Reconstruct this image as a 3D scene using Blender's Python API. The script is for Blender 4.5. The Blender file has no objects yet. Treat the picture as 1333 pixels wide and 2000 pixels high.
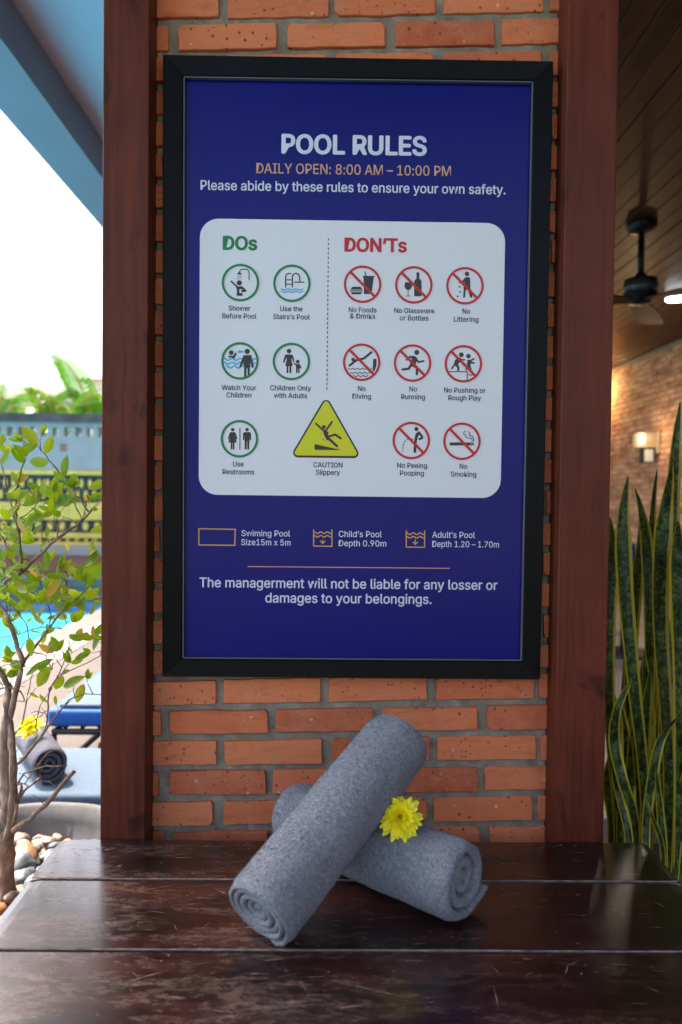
import bpy, bmesh, math, random
import numpy as np
from mathutils import Vector, Matrix, noise as mnoise
random.seed(7)
S = bpy.context.scene
COL = S.collection
R = math.radians

# ------------------------------------------------------------------ camera
FPX = 1500.0                                   # focal length in photo pixels (2000 px tall)
CAM = Vector((0.0, -1.5, 1.09))
YAW, PITCH, ROLL = R(0.653), R(1.3295), R(0.627)
def cam_axes():
    cy, sy, cp, sp = math.cos(YAW), math.sin(YAW), math.cos(PITCH), math.sin(PITCH)
    f = Vector((sy*cp, cy*cp, -sp)); r = Vector((cy, -sy, 0)); u = r.cross(f)
    return r*math.cos(ROLL)+u*math.sin(ROLL), -r*math.sin(ROLL)+u*math.cos(ROLL), f
CR, CU, CF = cam_axes()
cd = bpy.data.cameras.new('camera'); cam = bpy.data.objects.new('camera', cd); COL.objects.link(cam)
m = Matrix((CR, CU, -CF)).transposed().to_4x4(); m.translation = CAM
cam.matrix_world = m
cd.sensor_fit = 'VERTICAL'; cd.sensor_height = 36; cd.sensor_width = 24; cd.lens = FPX/2000*36
cd.clip_start = 0.05; cd.clip_end = 2000
cd.dof.use_dof = True; cd.dof.focus_distance = 1.45; cd.dof.aperture_fstop = 3.2
S.camera = cam
# ------------------------------------------------------------------ world, sun, exposure
SUN_EL, SUN_AZ = R(60), R(-48)                  # azimuth measured from +Y towards +X
w = bpy.data.worlds.new('World'); S.world = w; w.use_nodes = True
nt = w.node_tree; nt.nodes.clear()
sky = nt.nodes.new('ShaderNodeTexSky'); sky.sky_type = 'NISHITA'; sky.sun_disc = False
sky.sun_elevation = SUN_EL; sky.sun_rotation = SUN_AZ; sky.dust_density = 6.0; sky.air_density = 1.0; sky.ozone_density = 0.4
bg = nt.nodes.new('ShaderNodeBackground'); bg.inputs[1].default_value = 0.15
wo = nt.nodes.new('ShaderNodeOutputWorld')
nt.links.new(sky.outputs[0], bg.inputs[0]); nt.links.new(bg.outputs[0], wo.inputs[0])
sd = bpy.data.lights.new('sun', 'SUN'); sd.energy = 2.0; sd.angle = R(0.6); sd.color = (1, .95, .86)
sun = bpy.data.objects.new('sun', sd); COL.objects.link(sun)
sdir = Vector((math.sin(SUN_AZ)*math.cos(SUN_EL), math.cos(SUN_AZ)*math.cos(SUN_EL), math.sin(SUN_EL)))
sun.rotation_euler = sdir.to_track_quat('Z', 'Y').to_euler()
sun.location = sdir*30
S.view_settings.view_transform = 'Standard'; S.view_settings.look = 'None'
S.view_settings.exposure = 2.33; S.view_settings.gamma = 1.0
S.view_settings.use_curve_mapping = False
S.render.engine = 'CYCLES'
S.cycles.use_denoising = True
S.cycles.max_bounces = 8; S.cycles.diffuse_bounces = 5; S.cycles.transparent_max_bounces = 16
S.cycles.sample_clamp_indirect = 8; S.cycles.caustics_reflective = False; S.cycles.caustics_refractive = False

# ------------------------------------------------------------------ helpers
def ray(px, py):
    return (CR*(px-666.5) + CU*(1000-py) + CF*FPX)
def PY(px, py, y):
    d = ray(px, py); return CAM + d*((y-CAM.y)/d.y)
def PZ(px, py, z):
    d = ray(px, py); return CAM + d*((z-CAM.z)/d.z)
def fract_rng(*a): return random.uniform(*a)

def tag(o, label=None, cat=None, group=None, kind=None):
    if label: o['label'] = label
    if cat: o['category'] = cat
    if group: o['group'] = group
    if kind: o['kind'] = kind
    return o
def empty(name, loc=(0, 0, 0), **k):
    o = bpy.data.objects.new(name, None); o.empty_display_size = .05
    o.location = loc; COL.objects.link(o); tag(o, **k)
    return o
def link(name, me, mat=None, parent=None):
    o = bpy.data.objects.new(name, me); COL.objects.link(o)
    if mat and not len(me.materials): me.materials.append(mat)
    if parent:
        o.parent = parent
        o.matrix_parent_inverse = wm(parent).inverted()
    return o
def wm(o):
    b = o.matrix_basis
    return (wm(o.parent) @ o.matrix_parent_inverse @ b) if o.parent else b.copy()
def obj(name, bm, mat=None, parent=None, smooth=False):
    me = bpy.data.meshes.new(name); bm.to_mesh(me); bm.free()
    if smooth:
        me.polygons.foreach_set('use_smooth', [True]*len(me.polygons))
    return link(name, me, mat, parent)
def pyobj(name, vs, fs, mat=None, parent=None, smooth=False):
    me = bpy.data.meshes.new(name); me.from_pydata([tuple(v) for v in vs], [], fs); me.update()
    if smooth: me.polygons.foreach_set('use_smooth', [True]*len(me.polygons))
    return link(name, me, mat, parent)
def box(bm, x0, x1, y0, y1, z0, z1, M=None, bevel=0, seg=2):
    vs = [Vector((x, y, z)) for x in (x0, x1) for y in (y0, y1) for z in (z0, z1)]
    if M: vs = [M @ v for v in vs]
    v = [bm.verts.new(p) for p in vs]
    fs = [bm.faces.new([v[i] for i in f]) for f in ((0,1,3,2),(4,6,7,5),(0,4,5,1),(2,3,7,6),(0,2,6,4),(1,5,7,3))]
    if bevel:
        es = list({e for f in fs for e in f.edges})
        bmesh.ops.bevel(bm, geom=es, offset=bevel, segments=seg, affect='EDGES', profile=.6)
def boxobj(name, x0, x1, y0, y1, z0, z1, mat, parent=None, bevel=0, M=None):
    bm = bmesh.new(); box(bm, x0, x1, y0, y1, z0, z1, M, bevel); return obj(name, bm, mat, parent)
def tube(bm, pts, rads, n=8, cap=True):
    pts = [Vector(p) for p in pts]; rings = []
    up = Vector((0.13, 0.2, 1)).normalized()
    for i, p in enumerate(pts):
        t = (pts[min(i+1, len(pts)-1)] - pts[max(i-1, 0)]).normalized()
        a = t.cross(up)
        if a.length < .05: a = t.cross(Vector((1, 0, 0)))
        a.normalize(); b = t.cross(a); r = rads[i] if hasattr(rads, '__len__') else rads
        rings.append([bm.verts.new(p + (a*math.cos(2*math.pi*k/n) + b*math.sin(2*math.pi*k/n))*r) for k in range(n)])
    for A, B in zip(rings, rings[1:]):
        for k in range(n): bm.faces.new((A[k], A[(k+1) % n], B[(k+1) % n], B[k]))
    if cap:
        bm.faces.new(rings[0][::-1]); bm.faces.new(rings[-1])
def lathe(bm, prof, c=(0, 0, 0), n=32):
    c = Vector(c); rings = []
    for r, z in prof:
        rings.append([bm.verts.new(c + Vector((r*math.cos(2*math.pi*k/n), r*math.sin(2*math.pi*k/n), z))) for k in range(n)])
    for A, B in zip(rings, rings[1:]):
        for k in range(n): bm.faces.new((A[k], A[(k+1) % n], B[(k+1) % n], B[k]))
    return rings
def cyl(bm, c, r0, r1, z0, z1, n=24):
    rr = lathe(bm, [(r0, z0), (r1, z1)], c, n); bm.faces.new(rr[0][::-1]); bm.faces.new(rr[1])

# ------------------------------------------------------------------ materials
class MB:
    def __init__(s, name):
        s.m = bpy.data.materials.new(name); s.m.use_nodes = True; s.t = s.m.node_tree
        s.p = s.t.nodes['Principled BSDF']; s.out = s.t.nodes['Material Output']; s.tc = None
    def n(s, typ, **k):
        nd = s.t.nodes.new(typ)
        for a, b in k.items():
            if a.startswith('i_'):
                key = a[2:]; key = int(key) if key.isdigit() else key.replace('_', ' ')
                nd.inputs[key].default_value = b
            else: setattr(nd, a, b)
        return nd
    def l(s, a, b): s.t.links.new(a, b)
    def coord(s, scale=(1, 1, 1), rot=(0, 0, 0), rnd=False, src='Object'):
        if not s.tc: s.tc = s.n('ShaderNodeTexCoord')
        mp = s.n('ShaderNodeMapping'); mp.inputs['Scale'].default_value = scale; mp.inputs['Rotation'].default_value = rot
        s.l(s.tc.outputs[src], mp.inputs[0])
        if rnd:
            oi = s.n('ShaderNodeObjectInfo'); mu = s.n('ShaderNodeMath', operation='MULTIPLY'); mu.inputs[1].default_value = 37
            s.l(oi.outputs['Random'], mu.inputs[0]); s.l(mu.outputs[0], mp.inputs['Location'])
        return mp.outputs[0]
    def noise(s, vec, scale=5, detail=5, rough=.55, dist=0):
        n = s.n('ShaderNodeTexNoise'); n.inputs['Scale'].default_value = scale; n.inputs['Detail'].default_value = detail
        n.inputs['Roughness'].default_value = rough; n.inputs['Distortion'].default_value = dist
        s.l(vec, n.inputs['Vector']); return n.outputs['Fac']
    def ramp(s, fac, stops, interp='LINEAR'):
        r = s.n('ShaderNodeValToRGB'); r.color_ramp.interpolation = interp; e = r.color_ramp.elements
        while len(e) < len(stops): e.new(.5)
        for q, (p, c) in zip(e, stops):
            q.position = p; q.color = (c, c, c, 1) if not hasattr(c, '__len__') else (*c, 1)
        s.l(fac, r.inputs[0]); return r.outputs[0]
    def mix(s, fac, a, b, mode='MIX'):
        x = s.n('ShaderNodeMix', data_type='RGBA', blend_type=mode)
        for sock, v in ((x.inputs[0], fac), (x.inputs[6], a), (x.inputs[7], b)):
            if hasattr(v, 'is_output'): s.l(v, sock)
            elif hasattr(v, '__len__'): sock.default_value = (*v, 1)
            else: sock.default_value = v
        return x.outputs[2]
    def math(s, op, a, b=0.0):
        x = s.n('ShaderNodeMath', operation=op)
        for sock, v in ((x.inputs[0], a), (x.inputs[1], b)):
            if hasattr(v, 'is_output'): s.l(v, sock)
            else: sock.default_value = v
        return x.outputs[0]
    def rand(s): return s.n('ShaderNodeObjectInfo').outputs['Random']
    def bump(s, h, strength=.3, dist=.002, prev=None):
        b = s.n('ShaderNodeBump'); b.inputs['Strength'].default_value = strength; b.inputs['Distance'].default_value = dist
        s.l(h, b.inputs['Height'])
        if prev: s.l(prev, b.inputs['Normal'])
        s.l(b.outputs[0], s.p.inputs['Normal']); return b.outputs[0]
    def set(s, color=None, rough=None, **k):
        for key, v in (('Base Color', color), ('Roughness', rough), *[(a.replace('_', ' '), b) for a, b in k.items()]):
            if v is None: continue
            if hasattr(v, 'is_output'): s.l(v, s.p.inputs[key])
            elif hasattr(v, '__len__') and len(v) == 3: s.p.inputs[key].default_value = (*v, 1)
            else: s.p.inputs[key].default_value = v
        return s
def plain(name, c, rough=.6, var=.12, scale=20, bump=0, **k):
    b = MB(name); v = b.coord(); f = b.noise(v, scale)
    lo = tuple(x*(1-var) for x in c); hi = tuple(min(1, x*(1+var)) for x in c)
    b.set(b.ramp(f, [(.3, lo), (.7, hi)]), rough, **k)
    if bump: b.bump(f, bump, .003)
    return b.m

M = {}
# brick
def mk_brick():
    b = MB('fired_clay_brick'); v = b.coord(rnd=True)
    base = b.ramp(b.rand(), [(0, (.42, .082, .028)), (.3, (.60, .145, .048)), (.7, (.70, .20, .070)), (1, (.50, .11, .036))])
    n1 = b.noise(v, 22, 6, .65)
    c = b.mix(b.ramp(n1, [(.35, 0), (.7, 1)]), base, b.mix(.5, base, (.62, .21, .10)))
    n4 = b.noise(b.coord((1, 1, 5), rnd=True), 14, 4, .6)
    c = b.mix(b.ramp(n4, [(.52, 0), (.75, .5)]), c, (.30, .07, .035))
    n2 = b.noise(v, 160, 3, .6)
    c = b.mix(b.ramp(n2, [(.60, 0), (.72, .45)]), c, (.68, .30, .17))
    vo = b.n('ShaderNodeTexVoronoi'); vo.inputs['Scale'].default_value = 115; b.l(v, vo.inputs['Vector'])
    sep = b.n('ShaderNodeSeparateColor'); b.l(vo.outputs['Color'], sep.inputs[0])
    pick = b.math('GREATER_THAN', sep.outputs[0], .74)
    size = b.math('MULTIPLY', sep.outputs[1], .38)
    spot = b.math('MULTIPLY', pick, b.math('LESS_THAN', vo.outputs['Distance'], size))
    c = b.mix(b.math('MULTIPLY', spot, .8), c, (.07, .03, .025))
    vo2 = b.n('ShaderNodeTexVoronoi'); vo2.inputs['Scale'].default_value = 48; b.l(v, vo2.inputs['Vector'])
    sp2 = b.n('ShaderNodeSeparateColor'); b.l(vo2.outputs['Color'], sp2.inputs[0])
    fl = b.math('MULTIPLY', b.math('GREATER_THAN', sp2.outputs[0], .86), b.math('LESS_THAN', vo2.outputs['Distance'], .16))
    c = b.mix(b.math('MULTIPLY', fl, .6), c, (.75, .50, .34))
    sm = b.math('MULTIPLY', b.ramp(b.noise(b.coord((1, 1, 2.2), rnd=True), 17, 8, .75, .4), [(.56, 0), (.68, .75)]), b.ramp(n2, [(.35, .35), (.6, 1)]))
    c = b.mix(sm, c, (.40, .25, .16))
    st = b.ramp(b.noise(b.coord((5, 5, 30), rnd=True), 5, 6, .7), [(.60, 0), (.72, .6)]); c = b.mix(st, c, (.20, .045, .022))
    b.set(c, .85)
    h = b.mix(.5, n2, n1); h = b.mix(b.math('MULTIPLY', spot, .9), h, (0, 0, 0))
    b.bump(h, .55, .0025); return b.m
M['brick'] = mk_brick()
def mk_mortar():
    b = MB('grey_mortar'); v = b.coord(); n1 = b.noise(v, 30, 8, .7); n2 = b.noise(v, 240, 4, .7)
    c = b.ramp(n1, [(.3, (.16, .135, .10)), (.55, (.28, .24, .18)), (.75, (.42, .37, .29))])
    c = b.mix(b.ramp(n2, [(.55, 0), (.7, .5)]), c, (.15, .13, .11))
    b.set(c, .95); b.bump(b.mix(.5, n1, n2), .9, .004); return b.m
M['mortar'] = mk_mortar()
def mk_wood(name, dark, light, rough=.35, gscale=1, axis='z', rnd=True, coat=.3, bump=.12, spec=.4):
    b = MB(name)
    sc = {'z': (26, 26, 1.3), 'x': (1.3, 26, 26), 'y': (26, 1.3, 26)}[axis]
    v = b.coord(tuple(q*gscale for q in sc), rnd=rnd); v2 = b.coord(tuple(q*gscale*.12 for q in sc), rnd=rnd)
    n1 = b.noise(v, 3, 9, .68, .5); n2 = b.noise(v2, 2.2, 5, .6, 1.2); n3 = b.noise(b.coord((3, 3, 3)), 2, 3)
    g = b.mix(.45, n1, n2)
    c = b.ramp(g, [(.32, dark), (.5, tuple((a+q)/2 for a, q in zip(dark, light))), (.68, light)])
    c = b.mix(b.ramp(n3, [(.4, 0), (.7, .35)]), c, tuple(q*.55 for q in dark))
    if name.startswith('varnished_red'):
        kn = b.ramp(b.noise(b.coord((3.2, 3.2, 1.9)), 2.4, 3, .5, 1.5), [(.60, 0), (.70, .75)]); c = b.mix(kn, c, (.022, .007, .006))
        vo = b.n('ShaderNodeTexVoronoi'); vo.inputs['Scale'].default_value = 34; b.l(b.coord((1, 1, .8)), vo.inputs['Vector'])
        sp_ = b.n('ShaderNodeSeparateColor'); b.l(vo.outputs['Color'], sp_.inputs[0])
        ck = b.math('MULTIPLY', b.math('GREATER_THAN', sp_.outputs[0], .95), b.math('LESS_THAN', vo.outputs['Distance'], .055)); c = b.mix(b.math('MULTIPLY', ck, .7), c, (.40, .28, .22))
    b.set(c, b.ramp(n1, [(.2, rough*.8), (.8, rough*1.35)]), Coat_Weight=coat, Coat_Roughness=.25, Specular_IOR_Level=spec)
    b.bump(n1, bump, .0015); return b.m
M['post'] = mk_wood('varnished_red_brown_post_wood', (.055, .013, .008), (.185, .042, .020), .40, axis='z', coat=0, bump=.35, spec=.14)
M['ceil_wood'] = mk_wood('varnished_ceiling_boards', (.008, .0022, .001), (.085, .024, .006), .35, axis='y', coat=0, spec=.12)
M['fan_wood'] = mk_wood('fan_blade_wood', (.035, .012, .004), (.09, .032, .012), .45, axis='x', coat=0, spec=.1)
def mk_bench():
    b = MB('worn_dark_bench_wood')
    v = b.coord(rnd=True)
    grain = b.noise(b.coord((1.3, 30, 10), rnd=True), 4, 10, .72, .9)
    fine = b.noise(b.coord((2.5, 150, 30), rnd=True), 5, 8, .78, .2)
    pat = b.noise(b.coord((1, 3.2, 1), rnd=True), 2.6, 8, .62, .7); pat2 = b.noise(b.coord((1, 3.6, 1), rnd=True), 5.5, 9, .7, .6); dust = b.noise(b.coord((1, 2.6, 1), rnd=True), 42, 10, .8, .2)
    c = b.ramp(grain, [(.32, (.0025, .0015, .0017)), (.52, (.010, .0045, .0045)), (.72, (.042, .013, .010))])
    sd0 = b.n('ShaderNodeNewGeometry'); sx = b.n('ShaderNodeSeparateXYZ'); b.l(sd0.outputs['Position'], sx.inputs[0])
    c = b.mix(b.math('MULTIPLY', b.ramp(pat, [(.44, 0), (.64, .8)]), b.ramp(b.math('ADD', b.math('MULTIPLY', sx.outputs[0], -1.4), .75), [(.05, .12), (.8, 1)])), c, b.mix(b.ramp(fine, [(.3, 0), (.7, 1)]), (.030, .007, .005), (.085, .022, .015)))  # red patches fade rightward, part of the painted brightness falloff
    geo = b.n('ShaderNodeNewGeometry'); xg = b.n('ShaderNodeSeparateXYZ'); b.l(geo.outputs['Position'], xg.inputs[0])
    side = b.ramp(b.math('ADD', b.math('MULTIPLY', xg.outputs[0], -.8), .50), [(.1, .10), (.9, 1)])  # paler wear towards the left stands in for reflected outdoor brightness
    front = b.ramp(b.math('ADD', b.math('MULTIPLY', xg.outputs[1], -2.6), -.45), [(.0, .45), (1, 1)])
    wear_glare = b.math('MULTIPLY', b.ramp(pat2, [(.44, 0), (.60, 1)]), b.ramp(dust, [(.42, 0), (.60, 1)]))
    wear_glare = b.math('MULTIPLY', wear_glare, b.math('MULTIPLY', side, front))
    c = b.mix(b.math('MULTIPLY', wear_glare, .8), c, b.mix(b.ramp(grain, [(.35, 0), (.65, 1)]), (.13, .075, .055), (.30, .20, .15)))
    ln = b.math('MULTIPLY', b.ramp(fine, [(.60, 0), (.68, 1)]), b.math('MULTIPLY', b.ramp(pat2, [(.38, .0), (.58, 1)]), b.ramp(side, [(0, .3), (1, 1)])))
    c = b.mix(b.math('MULTIPLY', ln, .55), c, (.27, .19, .15))
    rough = b.ramp(dust, [(.3, .15), (.7, .27)]); rough = b.mix(b.math('MULTIPLY', wear_glare, .8), rough, (.55, .55, .55))
    b.set(c, rough, Specular_IOR_Level=.55, Coat_Weight=.35, Coat_Roughness=.14)
    b1 = b.bump(b.mix(.5, grain, fine), .25, .0010); b.bump(pat2, .05, .004, b1); return b.m
M['bench'] = mk_bench()
M['bench_edge'] = plain('rubbed_bench_edge', (.17, .115, .085), .7, .6, 60); M['scratch'] = plain('pale_scratch', (.30, .22, .17), .8, .6, 90)
M['frame'] = plain('black_painted_frame', (.0022, .0026, .003), .40, .3, 40, .05, Specular_IOR_Level=.10)
M['frame_line'] = plain('grey_frame_lip', (.10, .105, .11), .4)
M['sheet'] = MB('navy_poster_print').set((.0010, .0022, .135), .28, Specular_IOR_Level=.2).m
M['panel'] = MB('white_poster_panel').set((.70, .70, .71), .3, Specular_IOR_Level=.25).m
def flat(n, c): return MB(n).set(c, .3, Specular_IOR_Level=.3).m
M['ink_white'] = flat('white_print', (.62, .64, .74)); M['ink_tan'] = flat('tan_orange_print', (.62, .33, .20))
M['ink_gold'] = flat('gold_print', (.60, .33, .08)); M['ink_green'] = flat('green_print', (.005, .19, .055))
M['ink_red'] = flat('red_print', (.52, .008, .012)); M['ink_black'] = flat('black_print', (.035, .026, .024))
M['ink_navy'] = flat('navy_print', (.030, .030, .12)); M['ink_blue'] = flat('light_blue_print', (.03, .38, .62))
M['ink_yellow'] = flat('yellow_print', (.60, .58, .012)); M['ink_grey'] = flat('grey_print', (.22, .22, .23))
def mk_towel():
    b = MB('grey_terry_cloth'); v = b.coord(); n1 = b.noise(v, 430, 3, .7); n2 = b.noise(v, 190, 6, .7); n3 = b.noise(v, 12, 4, .6)
    f = b.mix(.55, n1, n2)
    c = b.ramp(f, [(.36, (.115, .117, .126)), (.5, (.225, .228, .247)), (.64, (.37, .373, .40))])
    c = b.mix(b.ramp(n3, [(.35, 0), (.7, .3)]), c, (.13, .135, .155))
    b.set(c, .95, Sheen_Weight=.35, Sheen_Roughness=.5, Sheen_Tint=(.6, .65, .8), Specular_IOR_Level=.1)
    b1 = b.bump(n1, .8, .002); b.bump(n2, .8, .0025, b1); return b.m
M['towel'] = mk_towel()
def trans_mat(name, c1, c2, c3, rough=.4, tr=.45, scale=30):
    b = MB(name); v = b.coord(); n = b.noise(v, scale, 3)
    col = b.mix(b.ramp(n, [(.35, 0), (.65, 1)]), b.ramp(b.rand(), [(0, c1), (.55, c2), (1, c3)]), c2)
    b.set(col, rough); t = b.n('ShaderNodeBsdfTranslucent'); b.l(col, t.inputs[0])
    mx = b.n('ShaderNodeMixShader'); mx.inputs[0].default_value = tr
    b.l(b.p.outputs[0], mx.inputs[1]); b.l(t.outputs[0], mx.inputs[2]); b.l(mx.outputs[0], b.out.inputs[0]); return b.m
M['leaf'] = trans_mat('green_shrub_leaf', (.12, .24, .004), (.24, .35, .006), (.44, .38, .008), tr=.55)
M['leaf_old'] = trans_mat('yellow_orange_leaf', (.60, .42, .03), (.55, .40, .04), (.65, .25, .03))
M['banana'] = trans_mat('banana_leaf', (.035, .16, .004), (.09, .26, .006), (.26, .30, .01), tr=.4, scale=3)
M['petal'] = trans_mat('yellow_petal', (.93, .80, .008), (.95, .86, .010), (.93, .74, .008), .5, .2)
M['petal_core'] = trans_mat('deep_yellow_petal', (.72, .45, .008), (.75, .52, .01), (.70, .40, .01), .5, .2)
def mk_bark():
    b = MB('pale_brown_bark'); v = b.coord((1, 1, .35)); n = b.noise(v, 60, 8, .7); n2 = b.noise(v, 12, 4)
    c = b.ramp(n, [(.3, (.09, .05, .03)), (.5, (.23, .145, .095)), (.72, (.42, .32, .24))])
    c = b.mix(b.ramp(n2, [(.45, 0), (.65, .6)]), c, (.15, .08, .05)); b.set(c, .85); b.bump(n, .8, .003); return b.m
M['bark'] = mk_bark()
def mk_snake():
    b = MB('snake_plant_leaf'); uv = b.n('ShaderNodeUVMap'); s = b.n('ShaderNodeSeparateXYZ'); b.l(uv.outputs[0], s.inputs[0])
    au = b.math('ABSOLUTE', b.math('SUBTRACT', s.outputs[0], .5))
    n = b.noise(b.coord((1, 1, 1), rnd=True), 55, 4, .7)
    edge = b.math('ADD', au, b.math('MULTIPLY', b.math('SUBTRACT', n, .5), .07))
    mp = b.n('ShaderNodeMapping'); mp.inputs['Scale'].default_value = (2.2, 46, 1); b.l(uv.outputs[0], mp.inputs[0])
    band = b.noise(mp.outputs[0], 1.0, 5, .75, .9)
    c = b.ramp(band, [(.40, (.007, .016, .006)), (.50, (.026, .060, .012)), (.58, (.105, .16, .034))])
    c = b.mix(b.ramp(edge, [(.335, 0), (.36, 1)]), c, (.40, .33, .03))
    b.set(c, .42, Specular_IOR_Level=.3); b.bump(band, .1, .001); return b.m
M['snake'] = mk_snake()
M['white_paint'] = plain('white_ceiling_paint', (.40, .34, .38), .7, .03, 2)
M['beam_paint'] = plain('grey_blue_beam_paint', (.19, .155, .175), .6, .04, 3)
M['deck'] = plain('tan_deck_paving', (.066, .044, .032), .7, .2, 5)
M['coping'] = plain('grey_beige_pool_coping', (.085, .072, .058), .7, .15, 10)
M['white_stone'] = plain('white_deck_strip', (.19, .175, .16), .6, .08, 8)
M['far_ground'] = plain('far_ground_soil', (.25, .24, .15), .9, .3, 1)
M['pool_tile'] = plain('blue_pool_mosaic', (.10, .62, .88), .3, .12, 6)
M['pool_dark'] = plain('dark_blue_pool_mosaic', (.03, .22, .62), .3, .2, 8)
def mk_water():
    b = MB('pool_water'); v = b.coord(); n = b.noise(v, 3.5, 4, .6, .8)
    tr = b.n('ShaderNodeBsdfTransparent'); tr.inputs[0].default_value = (.72, .94, 1.0, 1)
    gl = b.n('ShaderNodeBsdfGlossy'); gl.inputs['Roughness'].default_value = .05
    bu = b.n('ShaderNodeBump'); bu.inputs['Strength'].default_value = .5; bu.inputs['Distance'].default_value = .05
    b.l(n, bu.inputs['Height']); b.l(bu.outputs[0], gl.inputs['Normal'])
    fr = b.n('ShaderNodeFresnel'); fr.inputs[0].default_value = 1.33; b.l(bu.outputs[0], fr.inputs['Normal'])
    mx = b.n('ShaderNodeMixShader'); b.l(fr.outputs[0], mx.inputs[0]); b.l(tr.outputs[0], mx.inputs[1]); b.l(gl.outputs[0], mx.inputs[2])
    b.l(mx.outputs[0], b.out.inputs[0]); return b.m
M['water'] = mk_water()
M['gold'] = plain('gold_painted_plaster', (.72, .45, .07), .6, .15, 6)
M['dark_void'] = plain('dark_grille_backing', (.020, .028, .040), .7)
M['panel_grey'] = plain('pale_grey_wall_plaster', (.33, .30, .275), .8, .12, 3)
M['cap'] = plain('dark_stained_coping', (.075, .058, .052), .8, .5, 4)
M['brown_tile'] = plain('red_brown_plinth', (.30, .13, .09), .7, .2, 4)
M['concrete'] = mk_c = plain('weathered_concrete', (.125, .115, .108), .85, .25, 14, .5)
M['soil'] = plain('dark_soil', (.04, .03, .022), .95, .4, 60, .6)
M['light_blue'] = plain('light_blue_towelling', (.095, .135, .19), .9, .08, 60, .3)
M['royal'] = plain('royal_blue_cushion', (.008, .10, .42), .7, .12, 30, .1)
M['black_metal'] = plain('black_metal', (.012, .013, .015), .4)
M['dark_towel'] = plain('dark_navy_towel', (.075, .075, .10), .95, .3, 120, .6)
M['navy_fabric'] = plain('navy_chair_fabric', (.012, .04, .16), .8, .2, 60)
M['white_gloss'] = plain('white_lacquer', (.62, .68, .68), .35, .03)
M['floor'] = plain('grey_floor_tile', (.20, .17, .15), .45, .15, 3)
M['cream'] = plain('cream_fitting', (.45, .37, .26), .5)
M['house'] = plain('pale_house_render', (.62, .62, .66), .8, .05, 1)
M['roof'] = plain('mauve_roof_tile', (.34, .25, .26), .8, .2, 2)
M['glass'] = plain('dark_window_glass', (.05, .07, .09), .1)
M['fan_black'] = plain('black_fan_metal', (.004, .005, .007), .35, Specular_IOR_Level=.15)
M['fan_grey'] = plain('steel_blue_fan_band', (.02, .03, .04), .35)
def emit(n, c, s):
    b = MB(n); b.set((.8, .8, .8), .5, Emission_Color=c, Emission_Strength=s); return b.m
M['glow_warm'] = emit('warm_lamp_glow', (1, .72, .35), 4)
M['glow_white'] = emit('white_lamp_glow', (.85, .93, 1), 12)

# ------------------------------------------------------------------ ground, pool, veranda
GX = -2.15                                     # right rim of the 15 x 5 m pool
PX0, PY0, PY1 = GX-5, -6.2, 8.1
def struct(o): o['kind'] = 'structure'; return o
bm = bmesh.new()
box(bm, GX+.22, 8, -8, 10.4, -.30, 0)
struct(obj('deck_paving', bm, M['deck']))
bm = bmesh.new(); box(bm, -14, PX0-.25, -8, 10.4, -.3, 0); struct(obj('deck_far_side', bm, M['deck']))
bm = bmesh.new(); box(bm, PX0-.249, GX+.219, PY1+.251, 10.4, -.3, 0); box(bm, PX0-.249, GX+.219, -8, PY0-.25, -.3, 0)
struct(obj('deck_pool_end', bm, M['deck']))
bm = bmesh.new()
box(bm, GX, GX+.219, PY0, PY1, -.3, .006, bevel=.01); box(bm, PX0-.249, PX0, PY0, PY1, -.3, .006)
box(bm, PX0-.249, GX+.219, PY1, PY1+.25, -.3, .006); box(bm, PX0-.249, GX+.219, PY0-.249, PY0, -.3, .006)
struct(obj('pool_coping', bm, M['coping']))
struct(boxobj('white_deck_strip', GX+.222, GX+.40, -8, 8.9, 0, .006, M['white_stone']))
bm = bmesh.new()
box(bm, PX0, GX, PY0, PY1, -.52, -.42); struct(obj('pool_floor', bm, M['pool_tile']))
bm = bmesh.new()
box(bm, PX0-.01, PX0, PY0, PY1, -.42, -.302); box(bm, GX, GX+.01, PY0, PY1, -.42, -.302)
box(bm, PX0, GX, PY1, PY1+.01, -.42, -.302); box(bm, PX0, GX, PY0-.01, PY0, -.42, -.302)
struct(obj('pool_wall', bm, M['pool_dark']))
bm = bmesh.new(); bmesh.ops.create_grid(bm, x_segments=1, y_segments=1, size=1)
for v in bm.verts: v.co = Vector((PX0 if v.co.x < 0 else GX, PY0 if v.co.y < 0 else PY1, -.09))
struct(obj('pool_water', bm, M['water']))
bm = bmesh.new(); bmesh.ops.create_grid(bm, x_segments=1, y_segments=1, size=600)
for v in bm.verts: v.co.z = -1.6
struct(obj('ground', bm, M['far_ground']))
bm = bmesh.new(); box(bm, -60, 60, 10.4, 120, -1.5, -.05); struct(obj('garden_ground', bm, M['far_ground']))
struct(boxobj('interior_floor', .62, 8, .75, 10.3, 0, .02, M['floor']))

# porch roof: white soffit with an edge beam running away from the viewer
ZB, ZC = 3.09, 3.33
struct(boxobj('porch_ceiling', -1.49, -.2, -3.2, 9.5, ZC, ZC+.08, M['white_paint']))
struct(boxobj('porch_ceiling_front', -.2, 4.2, -3.2, .12, ZC, ZC+.08, M['ceil_wood']))  # unseen roof overhead, forward reach set to cut skylight from above
struct(boxobj('roof_edge_beam', -1.77, -1.49, -3.3, 9.6, ZB, ZC+.3, M['beam_paint']))
struct(boxobj('ceiling_divider', -.26, -.2, .12, 9.5, 2.6, ZC, M['white_paint']))
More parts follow.
